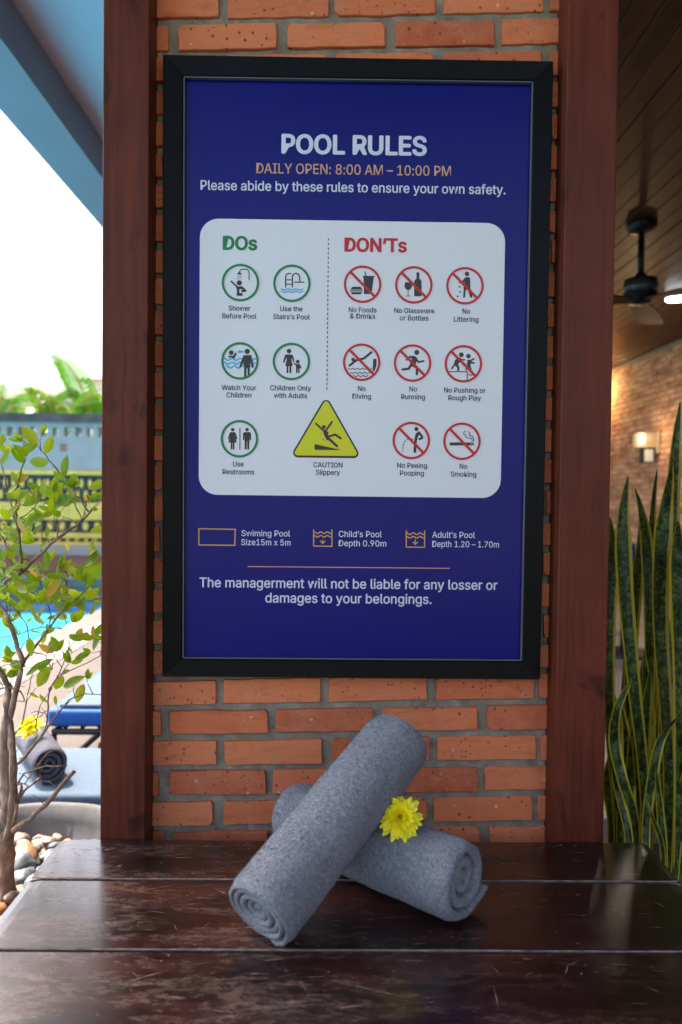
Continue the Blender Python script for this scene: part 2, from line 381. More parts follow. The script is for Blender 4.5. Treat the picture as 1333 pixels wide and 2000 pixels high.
# interior room at right
XS, ZW = 3.48, 2.69
ceil = struct(empty('wood_ceiling', (1.6, 5, ZW)))
pb = None
k = 0; x = -.2
while x < XS+.05:
    wd = .105
    if k % 6 == 0 or pb is None:
        bm = bmesh.new(); box(bm, 0, wd-.005, .13, 10.3, 0, .02, bevel=.002, seg=1)
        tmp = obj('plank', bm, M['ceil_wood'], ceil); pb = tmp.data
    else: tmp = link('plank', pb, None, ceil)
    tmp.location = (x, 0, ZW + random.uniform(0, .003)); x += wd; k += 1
struct(boxobj('ceiling_slab', -.2, XS+.1, .13, 10.3, ZW+.03, ZW+.12, M['dark_void']))
struct(boxobj('room_front_header', -.2, 5, .0, .12, 2.72, ZC, M['ceil_wood']))
# side brick wall of the room
sw = struct(empty('side_brick_wall', (XS, 7, 0)))
boxobj('mortar', XS+.012, XS+.15, -5.0, 10.3, 0, ZW, M['mortar'], sw)  # near end is unseen, added to block sky and shade the right
vs, fs = [], []
row = 0; z = .03
while z < ZW-.05:
    y = -5.0 + (row % 2)*.105
    while y < 10.2:
        p = random.uniform(-.004, .004); b0 = len(vs)
        for xx in (XS+p, XS+.02):
            for (yy, zz) in ((y, z), (y+.193, z), (y+.193, z+.047), (y, z+.047)): vs.append((xx, yy, zz))
        fs += [(b0, b0+3, b0+2, b0+1), (b0, b0+1, b0+5, b0+4), (b0+3, b0+7, b0+6, b0+2), (b0, b0+4, b0+7, b0+3), (b0+1, b0+2, b0+6, b0+5)]
        y += .208
    z += .061; row += 1
def mk_brick_far():
    b = MB('far_brick'); v = b.coord()
    ve = b.noise(b.coord((1, 4.8, 16.4)), 1, 0); n = b.noise(v, 14, 4)
    c = b.ramp(b.mix(.5, ve, n), [(.35, (.30, .13, .07)), (.5, (.50, .24, .14)), (.65, (.66, .38, .25))])
    b.set(c, .85); return b.m
bo = pyobj('brick_courses', vs, fs, mk_brick_far(), sw); bo['kind'] = 'stuff'
struct(boxobj('room_end_wall', -.26, XS+.15, 10.3, 10.45, 0, ZC, M['mortar']))

# ------------------------------------------------------------------ brick pier between the posts
pier = empty('brick_pier', (.02, .06, 0), label='orange brick pier with grey mortar between two dark red wooden posts', cat='brick wall')
XL, XR = PY(303, 800, 0).x-.03, PY(1092, 800, 0).x+.03
bm = bmesh.new(); nx, nz = 60, 200
g = [[bm.verts.new((XL+(XR-XL)*i/nx, .0075+.0035*mnoise.noise(Vector((i*.31, j*.35, 3)))+.002*mnoise.noise(Vector((i*.9, j*.9, 9))), .0+2.78*j/nz)) for i in range(nx+1)] for j in range(nz+1)]
for j in range(nz):
    for i in range(nx): bm.faces.new((g[j][i], g[j][i+1], g[j+1][i+1], g[j+1][i]))
obj('mortar', bm, M['mortar'], pier, True)
boxobj('wall_core', XL, XR, .02, .12, 0, 2.72, M['mortar'], pier)
def brick_mesh(seed, L=.194, H=.0485, D=.03):
    rr = random.Random(seed); o = []
    c = [rr.uniform(.003, .010) if rr.random() < .35 else .0016 for _ in range(4)]
    def side(a, b, n):
        for i in range(n):
            t = (i+.0)/n; p = a.lerp(b, t)
            q = Vector((-(b-a).y, (b-a).x)).normalized()
            o.append(p + q*rr.uniform(-.0004, .0021))
    h, l = H/2, L/2
    P = [Vector((-l+c[0], -h)), Vector((l-c[1], -h)), Vector((l, -h+c[1])), Vector((l, h-c[2])), Vector((l-c[2], h)), Vector((-l+c[3], h)), Vector((-l, h-c[3])), Vector((-l, -h+c[0]))]
    side(P[0], P[1], 6); side(P[1], P[2], 1); side(P[2], P[3], 2); side(P[3], P[4], 1); side(P[4], P[5], 6); side(P[5], P[6], 1); side(P[6], P[7], 2); side(P[7], P[0], 1)
    n = len(o); vs = [(p.x*.988, 0+rr.uniform(-.0004, .0006), p.y*.955) for p in o] + [(p.x, .0022, p.y) for p in o] + [(p.x, D, p.y) for p in o]
    fs = [tuple(range(n))] + [(i+n, (i+1) % n+n, (i+1) % n, i) for i in range(n)] + [(i+2*n, (i+1) % n+2*n, (i+1) % n+n, i+n) for i in range(n)]
    me = bpy.data.meshes.new('brick'); me.from_pydata(vs, [], fs); me.update(); me.materials.append(M['brick']); return me
BM = [brick_mesh(s) for s in range(26)]
row0 = PY(740, 1406, 0); pitch = .0603
nrow = -22
while True:
    zc = row0.z + nrow*pitch + (0 if nrow < 10 else (nrow-10)*.0004)
    if zc < .03: nrow += 1; continue
    if zc > 2.72: break
    off = row0.x + (0 if nrow % 2 == 0 else .1035) + random.uniform(-.006, .006)
    tilt = .020 + .018*(zc-.45)/1.5 + random.uniform(-.003, .003)
    for kx in range(-3, 4):
        xc = off + (kx+.5)*.2085 + random.uniform(-.003, .003); Lk = .194 + random.uniform(-.006, .004)
        a, b = max(xc-Lk/2, XL), min(xc+Lk/2, XR)
        if b-a < .018: continue
        o = link('brick', random.choice(BM), None, pier)
        o.location = ((a+b)/2, random.uniform(-.0025, .0015), zc + tilt*((a+b)/2-row0.x) + random.uniform(-.001, .001))
        o.scale = ((b-a)/.194, 1, random.uniform(.95, 1.04)); o.rotation_euler = (random.uniform(-.01, .01), -tilt+random.uniform(-.006, .006), random.uniform(-.006, .006))
    nrow += 1

# ------------------------------------------------------------------ posts
YF = -.06
def post(px0, px1, label):
    a, b = PY(px0, 820, YF).x, PY(px1, 820, YF).x
    p = empty('wooden_post', ((a+b)/2, .03, 0), label=label, cat='post', group='varnished posts either side of the brick pier')
    bm = bmesh.new(); box(bm, a, b, YF, .125, .0, 3.32, bevel=.0035, seg=3); obj('shaft', bm, M['post'], p, False)
    return a, b
post(198.5, 288.5, 'square dark red post standing next to the leafy shrub and pool view')
post(1096, 1195, 'square dark red post standing next to the striped snake plants')

# ------------------------------------------------------------------ bench
ZT = PY(690, 1641, -.065).z
bench = empty('wooden_bench', (.04, -.35, 0), label='dark worn plank bench with scratched top under the framed pool notice', cat='bench')
bx0, bx1 = PY(121, 1641, -.065).x, PY(1260, 1644, -.065).x
ys = [-.065, PZ(660, 1720, ZT).y, PZ(660, 1858, ZT).y]; ys += [ys[-1]-.20, ys[-1]-.36]
def plank(y0, y1, seed):
    rr = random.Random(seed); nx, prof = 90, None
    vs, fs = [], []
    W = y0-y1
    pr = [(0, -.034), (0, -.004), (.0012, -.001), (.004, 0), (W*.25, .0), (W*.5, 0), (W*.75, 0), (W-.004, 0), (W-.0012, -.001), (W, -.004), (W, -.034)]
    xa = bx0+rr.uniform(-.003, .003); xb = bx1+rr.uniform(-.003, .003)
    for i in range(nx+1):
        x = xa + (xb-xa)*i/nx
        for j, (t, dz) in enumerate(pr):
            e = .0010*mnoise.noise(Vector((x*9, seed*3+ (0 if j < 5 else 7), 0)))
            yy = y0 - t + (e - .0012 if j < 4 else (-e+.0012 if j > 6 else 0))
            xe = (.0035*mnoise.noise(Vector((0, yy*25, seed))) if i in (0, nx) else 0)
            zz = ZT + dz - (.003 if i in (0, nx) else (.0007 if i in (1, nx-1) else 0))
            vs.append((x+xe, yy, zz))
    n = len(pr)
    for i in range(nx):
        for j in range(n-1): fs.append((i*n+j, (i+1)*n+j, (i+1)*n+j+1, i*n+j+1))
        fs.append((i*n+n-1, (i+1)*n+n-1, (i+1)*n, i*n))
    fs.append(tuple(range(n))); fs.append(tuple(nx*n+j for j in reversed(range(n))))
    o = pyobj('plank', vs, fs, M['bench'], bench)
    # pale rubbed arrises along the joints
    for (yy, sgn) in ((y0-.0022, 1), (y1+.0022, -1)):
        if abs(yy+.065) < .01: continue
        vs2, fs2, nn = [], [], 160
        for i in range(nn+1):
            x = xa+.004 + (xb-xa-.008)*i/nn; wdt = max(.0, .0008*(mnoise.noise(Vector((x*11, yy*9, 1)))*1.6 + .55 + .7*mnoise.noise(Vector((x*60, yy*9, 2)))))
            if sgn < 0: wdt *= .6
            zz = ZT+.0010
            vs2 += [(x, yy+sgn*.0012, zz-.0016), (x, yy-sgn*wdt, zz-.0001)]
        for i in range(nn): fs2.append((2*i, 2*i+2, 2*i+3, 2*i+1))
        pyobj('worn_edge', vs2, fs2, M['bench_edge'], o)
for i in range(len(ys)-1): plank(ys[i], ys[i+1]+.0010, i+3)
rq = random.Random(17); vs, fs = [], []
def scratch(x, y, ang, ln, w_, bend=0):
    n = 9; b0 = len(vs); w0 = w_
    for i in range(n+1):
        t = i/n; a = ang+bend*(t-.5); px_ = x+math.cos(a)*ln*(t-.5); py_ = y+math.sin(a)*ln*(t-.5)
        ww = w0*math.sin(math.pi*min(1, max(.02, t)))*rq.uniform(.3, 1.2)*.75
        vs.extend([(px_-math.sin(a)*ww, py_+math.cos(a)*ww, ZT+.0005), (px_+math.sin(a)*ww, py_-math.cos(a)*ww, ZT+.0005)])
    for i in range(n): fs.append((b0+2*i, b0+2*i+1, b0+2*i+3, b0+2*i+2))
def ok(x, y): return all(abs(y-q) > .012 for q in ys)
for i in range(420):
    x = bx0+.01+(bx1-bx0-.02)*(rq.random()**1.35); y = rq.uniform(ys[-1]+.02, ys[0]-.02)
    if not ok(x, y): continue
    typ = rq.random()
    if typ < .55: scratch(x, y, rq.gauss(0, .10), rq.uniform(.006, .045), rq.uniform(.0002, .0006))
    elif typ < .80: scratch(x, y, rq.choice((.9, -.7, .4, 2.2))+rq.gauss(0, .2), rq.uniform(.006, .03), rq.uniform(.0003, .0010), rq.uniform(-.3, .3))
    else: scratch(x, y, rq.uniform(0, 3), rq.uniform(.001, .004), rq.uniform(.0006, .0018))
for x_, y_, a_, l_, w_ in ((.16, -.24, .12, .10, .0005), (.30, -.26, .22, .12, .0004), (.20, -.29, .02, .16, .0004), (.36, -.20, -.28, .07, .0006), (-.30, -.25, .25, .11, .0005), (-.12, -.36, .18, .14, .0005), (.10, -.33, .1, .12, .0003), (.22, -.52, 1.5, .05, .0006), (.05, -.50, -.35, .14, .0005), (-.25, -.48, .5, .08, .0007)):
    scratch(x_, y_, a_, l_, w_, rq.uniform(-.2, .2))
for i in range(60):                              # chipped varnish near the back edge
    gx, gy = rq.choice(((.52-.10, -.083), (.25, -.09), (-.43, -.11), (.33, -.15), (-.44, -.28), (-.05, -.40)))
    x, y = gx+rq.gauss(0, .025), gy+rq.gauss(0, .006)
    if bx0+.01 < x < bx1-.01 and ok(x, y) and y < ys[0]-.004: scratch(x, y, rq.gauss(0, .3), rq.uniform(.002, .012), rq.uniform(.0004, .0016))
o = pyobj('scratches', vs, fs, M['scratch'], bench); o['kind'] = 'stuff'
boxobj('apron', bx0+.03, bx1-.03, ys[-1]+.05, ys[-1]+.075, ZT-.13, ZT-.035, M['bench'], bench)
boxobj('apron', bx0+.03, bx1-.03, ys[0]-.075, ys[0]-.05, ZT-.13, ZT-.035, M['bench'], bench)
for xx in (bx0+.04, bx1-.11):
    for yy in (ys[-1]+.02, ys[0]-.10): boxobj('leg', xx, xx+.07, yy, yy+.07, 0, ZT-.035, M['bench'], bench, .004)

# ------------------------------------------------------------------ framed pool rules notice
YS = -.020                                      # print plane
sign = empty('framed_notice', (.02, -.02, .75), label='black framed navy blue POOL RULES notice with pictograms hung on the brick pier', cat='sign')
def quad(pts, y): return [PY(a, b, y) for a, b in pts]
O = quad([(318, 105), (1082, 118), (1056, 1328), (317, 1322)], -.034)
I = quad([(359, 149), (1042, 159), (1020, 1291), (357, 1286)], -.030)
for k in range(4):
    a, b = O[k], O[(k+1) % 4]; c, d = I[(k+1) % 4], I[k]
    sh = .0004
    t = (b-a).normalized()*sh
    cen = (O[0]+O[2])/2
    def mv(p, y): return Vector((p.x, y, p.z))
    inr = (cen-(a+b)/2).normalized()*.0035
    prof = []
    for (A, f, y) in ((a, 0, -.001), (a, 0, -.031), (a, .05, -.034), (a, .92, -.031), (a, 1, -.029), (a, 1, -.012)):
        p = a.lerp(d, f) + t; q = b.lerp(c, f) - t; prof.append((mv(p, y), mv(q, y)))
    vs = [v for pq in prof for v in pq]; n = len(prof)
    fs = [(2*i, 2*i+1, 2*i+3, 2*i+2) for i in range(n-1)] + [tuple(2*i for i in range(n)), tuple(2*i+1 for i in reversed(range(n)))]
    fr = pyobj('frame_rail', vs, fs, M['frame'], sign)
    # thin grey lip that holds the print
    lp = [mv(d+t*3, -.0300), mv(c-t*3, -.0300)]; cc = (I[0]+I[2])/2
    mid = (d+c)/2; n2 = Vector((cc.x-mid.x, 0, cc.z-mid.z)); n2 = Vector((n2.x, 0, 0)) if k in (1, 3) else Vector((0, 0, n2.z)); n2.normalize()
    l0, l1 = lp[0]+n2*.0001, lp[1]+n2*.0001
    vs = [l0, l1, l1+n2*.0016, l0+n2*.0016] ; vs += [v+Vector((0, .009, 0)) for v in vs]
    pyobj('inner_lip', vs, [(0, 1, 2, 3), (3, 2, 6, 7), (0, 3, 7, 4), (1, 5, 6, 2)], M['frame_line'], sign)
sheet_c = quad([(355, 145), (1046, 155), (1024, 1295), (353, 1290)], YS)
sheet = pyobj('poster_sheet', sheet_c + [v+Vector((0, .003, 0)) for v in sheet_c], [(0, 3, 2, 1), (4, 5, 6, 7), (0, 1, 5, 4), (1, 2, 6, 5), (2, 3, 7, 6), (3, 0, 4, 7)], M['sheet'], sign)
LAY = [0]
def L(y, pts): return [PY(a, b, YS - y) for a, b in pts]
class Fig:
    """flat print: polygons, strokes and discs given in the coordinates of an enlarged view"""
    def __init__(s, ox=0, oy=0, k=1.0, base=.0006): s.o = (ox, oy, k); s.vs = []; s.fs = []; s.h = base
    def tr(s, p): return (s.o[0]+p[0]/s.o[2], s.o[1]+p[1]/s.o[2])
    def poly(s, pts):
        b = len(s.vs); s.vs += L(s.h, [s.tr(p) for p in pts]); s.fs.append(tuple(range(b, b+len(pts)))); s.h += .00003; return s
    def disc(s, x, y, r, ry=None, n=28):
        ry = ry or r
        return s.poly([(x+r*math.cos(2*math.pi*i/n), y-ry*math.sin(2*math.pi*i/n)) for i in range(n)])
    def ring(s, x, y, r0, r1, n=56):
        b = len(s.vs)
        for i in range(n):
            c, q = math.cos(2*math.pi*i/n), math.sin(2*math.pi*i/n)
            s.vs += L(s.h, [s.tr((x+r0*c, y+r0*q)), s.tr((x+r1*c, y+r1*q))])
        for i in range(n):
            j = (i+1) % n; s.fs.append((b+2*i, b+2*i+1, b+2*j+1, b+2*j))
        s.h += .00003; return s
    def line(s, pts, w, rnd=True):
        P = [Vector(p) for p in pts]; n = len(P); A, B = [], []
        for i, p in enumerate(P):
            d0 = (P[i]-P[i-1]).normalized() if i else None; d1 = (P[i+1]-P[i]).normalized() if i < n-1 else None
            d = ((d0 or d1)+(d1 or d0)).normalized(); q = Vector((-d.y, d.x))
            m_ = max(.5, q.dot(Vector((-(d1 or d0).y, (d1 or d0).x)))); A.append(p+q*(w/2/m_)); B.append(p-q*(w/2/m_))
        b = len(s.vs); s.vs += L(s.h, [s.tr(v) for v in A+B])
        for i in range(n-1): s.fs.append((b+i, b+i+1, b+n+i+1, b+n+i))
        s.h += .00003
        if rnd: s.disc(P[0].x, P[0].y, w/2, n=14); s.disc(P[-1].x, P[-1].y, w/2, n=14)
        return s
    def out(s, name, mat, parent=None):
        o = pyobj(name, s.vs, s.fs, M[mat], parent or sheet)
        bm = bmesh.new(); bm.from_mesh(o.data)
        for f in bm.faces:
            f.normal_update()
            if f.normal.y > 0: f.normal_flip()
        bm.to_mesh(o.data); bm.free(); return o
# white rounded panel
def rrect(pts, rad, y, n=10):
    Q = L(y, pts); out = []
    for i in range(4):
        p, a, b = Q[i], Q[i-1], Q[(i+1) % 4]; da, db = (a-p).normalized(), (b-p).normalized()
        c = p + (da+db)*rad
        for j in range(n+1):
            t = j/n*math.pi/2; out.append(c - db*rad*math.cos(t) - da*rad*math.sin(t))
    return out
pp = rrect([(391, 426.5), (987.5, 436), (978, 973), (388.5, 966)], .036, .0003)
pyobj('white_panel', pp, [tuple(range(len(pp)))[::-1]], M['panel'], sheet)
# gradient-free rule line and dashes
Fig().line([(484, 1106.5), (879, 1110)], 1.6, False).out('divider_line', 'ink_tan')
f = Fig()
for i in range(33):
    t = i/32.6; x = 642-3.2*t; y = 465+297*t; f.line([(x, y), (x-.04, y+4.6)], 2.0, False)
f.out('dashed_line', 'ink_navy')
# ---- text
FONT = None
try: FONT = bpy.data.fonts.load(bpy.utils.resource_path('LOCAL')+'/datafiles/fonts/Inter.woff2')
except Exception: FONT = None
texts = []
def text(s, x0, x1, yb, cap, mat, bold=0.0):
    c = bpy.data.curves.new('lettering', 'FONT'); c.body = s
    if FONT: c.font = FONT
    c.size = 1; c.resolution_u = 4
    o = bpy.data.objects.new('lettering', c); COL.objects.link(o); texts.append((o, x0, x1, yb, cap, mat, bold))
W_, N_ = 'ink_white', 'ink_navy'
text('POOL RULES', 550, 834, 298.5, 35.5, W_, .030)
text('DAILY OPEN: 8:00 AM \u2013 10:00 PM', 501, 881, 338, 19.5, 'ink_tan', .008)
text('Please abide by these rules to ensure your own safety.', 392, 988, 370.5, 18.5, W_, .013)
text('DOs', 435.5, 503, 487, 25.5, 'ink_green', .030); text('DON\u2019Ts', 673, 795, 490.5, 25.5, 'ink_red', .030)
for s, a, b, y in (('Shower', 447, 489.5, 606.5), ('Before Pool', 434.5, 501.5, 621.5), ('Use the', 547.5, 591.5, 607.5), ("Stairs\u2019s Pool", 534, 605.5, 623),
    ('No Foods', 681.5, 736, 609.5), ('& Drinks', 684, 733.5, 622), ('No Glassware', 770.5, 849, 611), ('or Bottles', 781, 837.5, 625.5), ('No', 903.5, 918.5, 612.5), ('Littering', 886.5, 935, 628),
    ('Watch Your', 433.5, 501, 761.5), ('Children', 442.5, 491.5, 776), ('Children Only', 528, 608, 762), ('with Adults', 535.5, 600.5, 777),
    ('No', 699.5, 714.5, 763.5), ('Diving', 688.5, 725, 778.5), ('No', 800, 815, 764.5), ('Running', 784, 830.5, 779.5), ('No Pushing or', 867.5, 949, 766.5), ('Rough Play', 876, 940, 781.5),
    ('Use', 455.5, 476.5, 911), ('Restrooms', 435, 497, 926), ('CAUTION', 612.5, 669.5, 912.5), ('Slippery', 617, 664.5, 927),
    ('No Peeing', 776, 834.5, 913.5), ('Pooping', 781.5, 828.5, 928.5), ('No', 898, 913, 915.5), ('Smoking', 880.5, 930.5, 930.5)):
    text(s, a, b, y, 9.6, N_, .014)
for s, a, b, y in (('Swiming Pool', 472, 567, 1047), ('Size15m x 5m', 471.5, 568, 1064.5), ("Child\u2019s Pool", 662, 746, 1048.5), ('Depth 0.90m', 662, 755, 1066.5),
    ("Adult\u2019s Pool", 844.5, 928, 1050), ('Depth 1.20 \u2013 1.70m', 844.5, 975, 1068)):
    text(s, a, b, y, 11.6, W_, .008)
text('The managerment will not be liable for any losser or', 390, 972, 1146.5, 18.5, W_, .013)
text('damages to your belongings.', 518.5, 843.5, 1176.5, 18.5, W_, .013)
bpy.context.view_layer.update(); dg = bpy.context.evaluated_depsgraph_get()
def cap_height():
    c = bpy.data.curves.new('lettering', 'FONT'); c.body = 'H'; c.size = 1
    if FONT: c.font = FONT
    o = bpy.data.objects.new('lettering', c); COL.objects.link(o); bpy.context.view_layer.update()
    me = bpy.data.meshes.new_from_object(o.evaluated_get(bpy.context.evaluated_depsgraph_get()))
    h = max(v.co.y for v in me.vertices); bpy.data.objects.remove(o); bpy.data.meshes.remove(me); return h
CAPH = cap_height(); dg = bpy.context.evaluated_depsgraph_get()
for o, x0, x1, yb, cap, mat, bold in texts:
    me = bpy.data.meshes.new_from_object(o.evaluated_get(dg)); n = len(me.vertices)
    co = np.empty(n*3); me.vertices.foreach_get('co', co); co = co.reshape(-1, 3)
    faces = [tuple(p.vertices) for p in me.polygons]; bpy.data.meshes.remove(me)
    xa, xb = co[:, 0].min(), co[:, 0].max()
    p0 = PY(x0, yb, YS-.0007); p1 = PY(x1, yb, YS-.0007); h = (PY(x0, yb-cap, YS-.0007)-p0).z/CAPH
    k = (p1.x-p0.x)/(xb-xa+2*bold)
    # heavier weights: the same outlines printed again, shifted by a hair
    sh = [(0, 0)] if bold == 0 else [(math.cos(q)*bold, math.sin(q)*bold*.8) for q in [i*math.pi/4 for i in range(8)]]+[(0, 0)]
    V, F = [], []
    for i, (dx, dz) in enumerate(sh):
        for f_ in faces:                       # outlines of this font overlap: every face gets a depth of its own
            b0 = len(V); yy = YS-.0007-random.random()*.0003
            V += [(p0.x+(co[q][0]-xa+bold+dx)*k, yy, p0.z+(co[q][1]+dz)*h) for q in f_]; F.append(tuple(range(b0, len(V))))
    bpy.data.objects.remove(o); pyobj('lettering', V, F, M[mat], sheet)
# ---- pictograms
def circle(cx, cy, r, kind):
    f = Fig(base=.0016)
    f.ring(cx, cy, r-4.4, r)
    if kind == 'red':
        q = (r-3)*.72; f.line([(cx-q*.98, cy-q*1.0), (cx+q*.98, cy+q*1.0)], 5.0, False)
    f.out('prohibition_ring' if kind == 'red' else 'ring', 'ink_red' if kind == 'red' else 'ink_green')
def wave(f, x0, x1, y, amp, per, w):
    n = max(8, int((x1-x0)/per*10)); f.line([(x0+(x1-x0)*i/n, y-amp*math.cos(2*math.pi*((x1-x0)*i/n)/per)) for i in range(n+1)], w, False)
for c in ((470, 551.8), (570.6, 553.2), (469, 704.8), (569.6, 706), (468, 856.9)): circle(*c, 36.6, 'green')
for c in ((708.6, 555.1), (808.7, 556.3), (908.6, 558), (706.8, 707.4), (806.2, 709), (905.5, 710.4), (803.7, 860.3), (902.7, 861.8)): circle(*c, 36.6, 'red')
K = 6.665
f = Fig(420, 500, K)   # shower
f.line([(322, 210), (330, 185), (350, 172), (410, 172), (436, 186), (446, 215), (446, 312)], 13).poly([(290, 240), (300, 220), (322, 205), (340, 220), (350, 240)])
f.disc(319, 350, 34).line([(215, 330), (290, 400)], 22).poly([(272, 398), (355, 392), (412, 445), (408, 465), (355, 472), (337, 452), (362, 440), (345, 430), (322, 432), (320, 480), (362, 482), (362, 518), (285, 518), (288, 440)])
f.out('pictogram', 'ink_black')
f = Fig(420, 500, K)
for x in (298, 312, 326, 340): f.line([(x+2, 246), (x-6 + (x-298)*.2, 308)], 5, False)
f.out('water_jet', 'ink_grey')
f = Fig(420, 500, K)   # ladder
f.line([(922, 410), (922, 270), (935, 240), (965, 226), (995, 232)], 16, False).line([(1010, 410), (1010, 270), (1022, 240), (1055, 224), (1090, 240), (1106, 275), (1106, 338)], 16, False)
f.line([(930, 310), (1002, 310)], 13, False).line([(930, 367), (1002, 367)], 13, False).line([(1038, 340), (1162, 340)], 14)
f.out('pictogram', 'ink_black')
f = Fig(420, 500, K); wave(f, 862, 1152, 436, 7, 97, 17); wave(f, 862, 1152, 466, 7, 97, 17); f.out('wave_mark', 'ink_blue')
f = Fig(420, 655, K)   # watch your children
for y, a, b in ((312, 118, 536), (362, 120, 530), (412, 150, 505)): wave(f, a, b, y, 14, 105, 20)
f.line([(312, 213), (365, 213)], 26).line([(302, 213), (330, 195)], 9).line([(302, 213), (330, 232)], 9); f.out('wave_mark', 'ink_blue')
f = Fig(420, 655, K, .0011)
f.disc(213, 225, 30).poly([(175, 272), (200, 262), (235, 268), (268, 224), (286, 236), (250, 304), (215, 284), (178, 290)])
f.disc(422, 208, 34).poly([(375, 258), (475, 256), (508, 412), (486, 422), (462, 340), (458, 400), (452, 520), (428, 530), (428, 425), (412, 425), (410, 540), (380, 540), (382, 400), (372, 345), (338, 418), (316, 408)])
f.out('pictogram', 'ink_black')
f = Fig(420, 655, K)   # adult and child
f.disc(966, 205, 30).poly([(925, 248), (1005, 248), (1020, 270), (1036, 340), (1022, 348), (1000, 290), (998, 320), (1014, 395), (996, 400), (996, 490), (972, 492), (970, 402), (958, 402), (956, 492), (934, 490), (934, 400), (914, 395), (936, 320), (932, 290), (904, 360), (886, 354), (908, 270)])
f.disc(1080, 342, 24).poly([(1028, 352), (1058, 372), (1105, 372), (1128, 420), (1126, 432), (1110, 428), (1104, 415), (1104, 490), (1085, 492), (1084, 435), (1078, 435), (1076, 492), (1056, 490), (1056, 396), (1022, 366)])
f.out('pictogram', 'ink_black')
K2 = 4.443
f = Fig(655, 500, K2)  # burger and cup
f.poly([(135, 292), (140, 275), (155, 266), (215, 266), (230, 275), (235, 292)]).poly([(128, 297), (240, 297), (240, 307), (128, 307)]).poly([(135, 313), (235, 313), (228, 328), (215, 333), (152, 333), (140, 326)])
f.poly([(238, 172), (345, 172), (343, 182), (336, 184), (316, 330), (250, 330), (246, 184), (239, 182)]).line([(268, 172), (258, 138)], 10)
f.out('pictogram', 'ink_black')
f = Fig(655, 500, K2)  # glass and bottle
f.poly([(610, 225), (662, 232), (668, 258), (660, 282), (642, 295), (625, 295), (607, 280), (601, 256)]).line([(633, 290), (633, 345)], 6, False).line([(614, 347), (652, 347)], 6)
f.poly([(706, 142), (732, 142), (730, 195), (748, 212), (750, 225), (750, 345), (742, 350), (692, 350), (686, 345), (686, 225), (690, 212), (706, 195)])
f.out('pictogram', 'ink_black')
f = Fig(655, 500, K2)  # littering
f.disc(1144, 155, 20).poly([(1128, 186), (1160, 182), (1172, 195), (1174, 275), (1192, 352), (1186, 364), (1172, 360), (1148, 280), (1132, 300), (1128, 358), (1114, 364), (1110, 355), (1118, 250), (1124, 222), (1108, 240), (1076, 238), (1076, 226), (1098, 222)])
for x, y in ((1078, 268), (1084, 312), (1062, 350)): f.disc(x, y, 8)
f.out('pictogram', 'ink_black')
f = Fig(655, 655, K2)  # diving
f.disc(156, 210, 16).line([(125, 262), (185, 215), (250, 200), (316, 146)], 20).poly([(330, 204), (360, 204), (358, 262), (346, 300), (326, 320)])
for y, a, b in ((293, 110, 315), (328, 130, 315), (355, 160, 285)):
    x = a
    while x < b-20: f.line([(x+42*t/6, y-10+12*math.sin(math.pi*t/6)) for t in range(7)], 7, False); x += 42
f.out('pictogram', 'ink_black')
f = Fig(655, 655, K2)  # running
f.disc(709, 148, 22).poly([(645, 178), (690, 178), (712, 195), (712, 215), (690, 275), (648, 268), (652, 232), (668, 200), (640, 196), (622, 222), (608, 214)]).line([(702, 205), (726, 232), (768, 222)], 16).line([(680, 258), (712, 285), (709, 336)], 22).line([(660, 255), (638, 290), (585, 296)], 20)
f.out('pictogram', 'ink_black')
f = Fig(655, 655, K2)  # pushing
f.disc(1095, 168, 21).poly([(1062, 196), (1088, 192), (1098, 205), (1128, 206), (1128, 218), (1092, 220), (1066, 250), (1080, 280), (1076, 310), (1060, 308), (1060, 280), (1040, 262), (1018, 296), (1004, 286), (1030, 250), (1040, 215)])
f.disc(1157, 180, 20).poly([(1146, 212), (1172, 212), (1208, 194), (1212, 206), (1180, 226), (1212, 236), (1210, 246), (1176, 246), (1176, 268), (1186, 300), (1172, 308), (1158, 280), (1142, 300), (1124, 306), (1134, 286), (1146, 262)]).line([(1108, 258), (1138, 246)], 8)
f.line([(980, 315), (1150, 315)], 8, False).line([(1146, 312), (1146, 385)], 8, False); wave(f, 1152, 1222, 342, 6, 50, 7)
f.out('pictogram', 'ink_black')
f = Fig(420, 770, K2)  # restrooms
f.disc(155, 307, 15).poly([(136, 328), (174, 328), (182, 340), (196, 388), (184, 392), (172, 352), (190, 418), (170, 420), (170, 478), (156, 480), (155, 422), (152, 422), (151, 480), (138, 478), (138, 420), (118, 418), (138, 352), (124, 392), (112, 388), (128, 340)])
f.line([(218, 292), (218, 480)], 8, False).disc(280, 307, 15).poly([(258, 328), (302, 328), (314, 340), (314, 398), (303, 398), (302, 350), (298, 478), (283, 480), (281, 405), (278, 405), (276, 480), (260, 478), (258, 350), (256, 398), (245, 398), (245, 340)])
f.out('pictogram', 'ink_black')
f = Fig(750, 810, K)   # peeing
f.disc(425, 186, 27).line([(432, 250), (412, 350), (404, 480)], 36).poly([(440, 218), (468, 216), (515, 285), (510, 312), (470, 332), (448, 322), (455, 304), (480, 296), (478, 280), (462, 262), (440, 300)])
for p, q in (((378, 316), (362, 318)), ((335, 314), (300, 320)), ((282, 340), (268, 356)), ((257, 380), (252, 398)), ((250, 422), (247, 440)), ((246, 462), (246, 472))): f.line([p, q], 11)
f.out('pictogram', 'ink_black')
f = Fig(750, 810, K)   # smoking
f.poly([(858, 360), (1132, 360), (1132, 400), (858, 400)]).poly([(1138, 360), (1158, 360), (1158, 400), (1138, 400)]).poly([(1164, 360), (1174, 360), (1174, 402), (1164, 402)])
f.line([(1066, 212), (1042, 226), (1042, 252), (1066, 268), (1072, 292), (1100, 304), (1140, 304), (1150, 320), (1152, 345)], 11, False).line([(1098, 220), (1122, 240), (1112, 270), (1150, 278), (1170, 305), (1172, 345)], 11, False)
f.out('pictogram', 'ink_black')
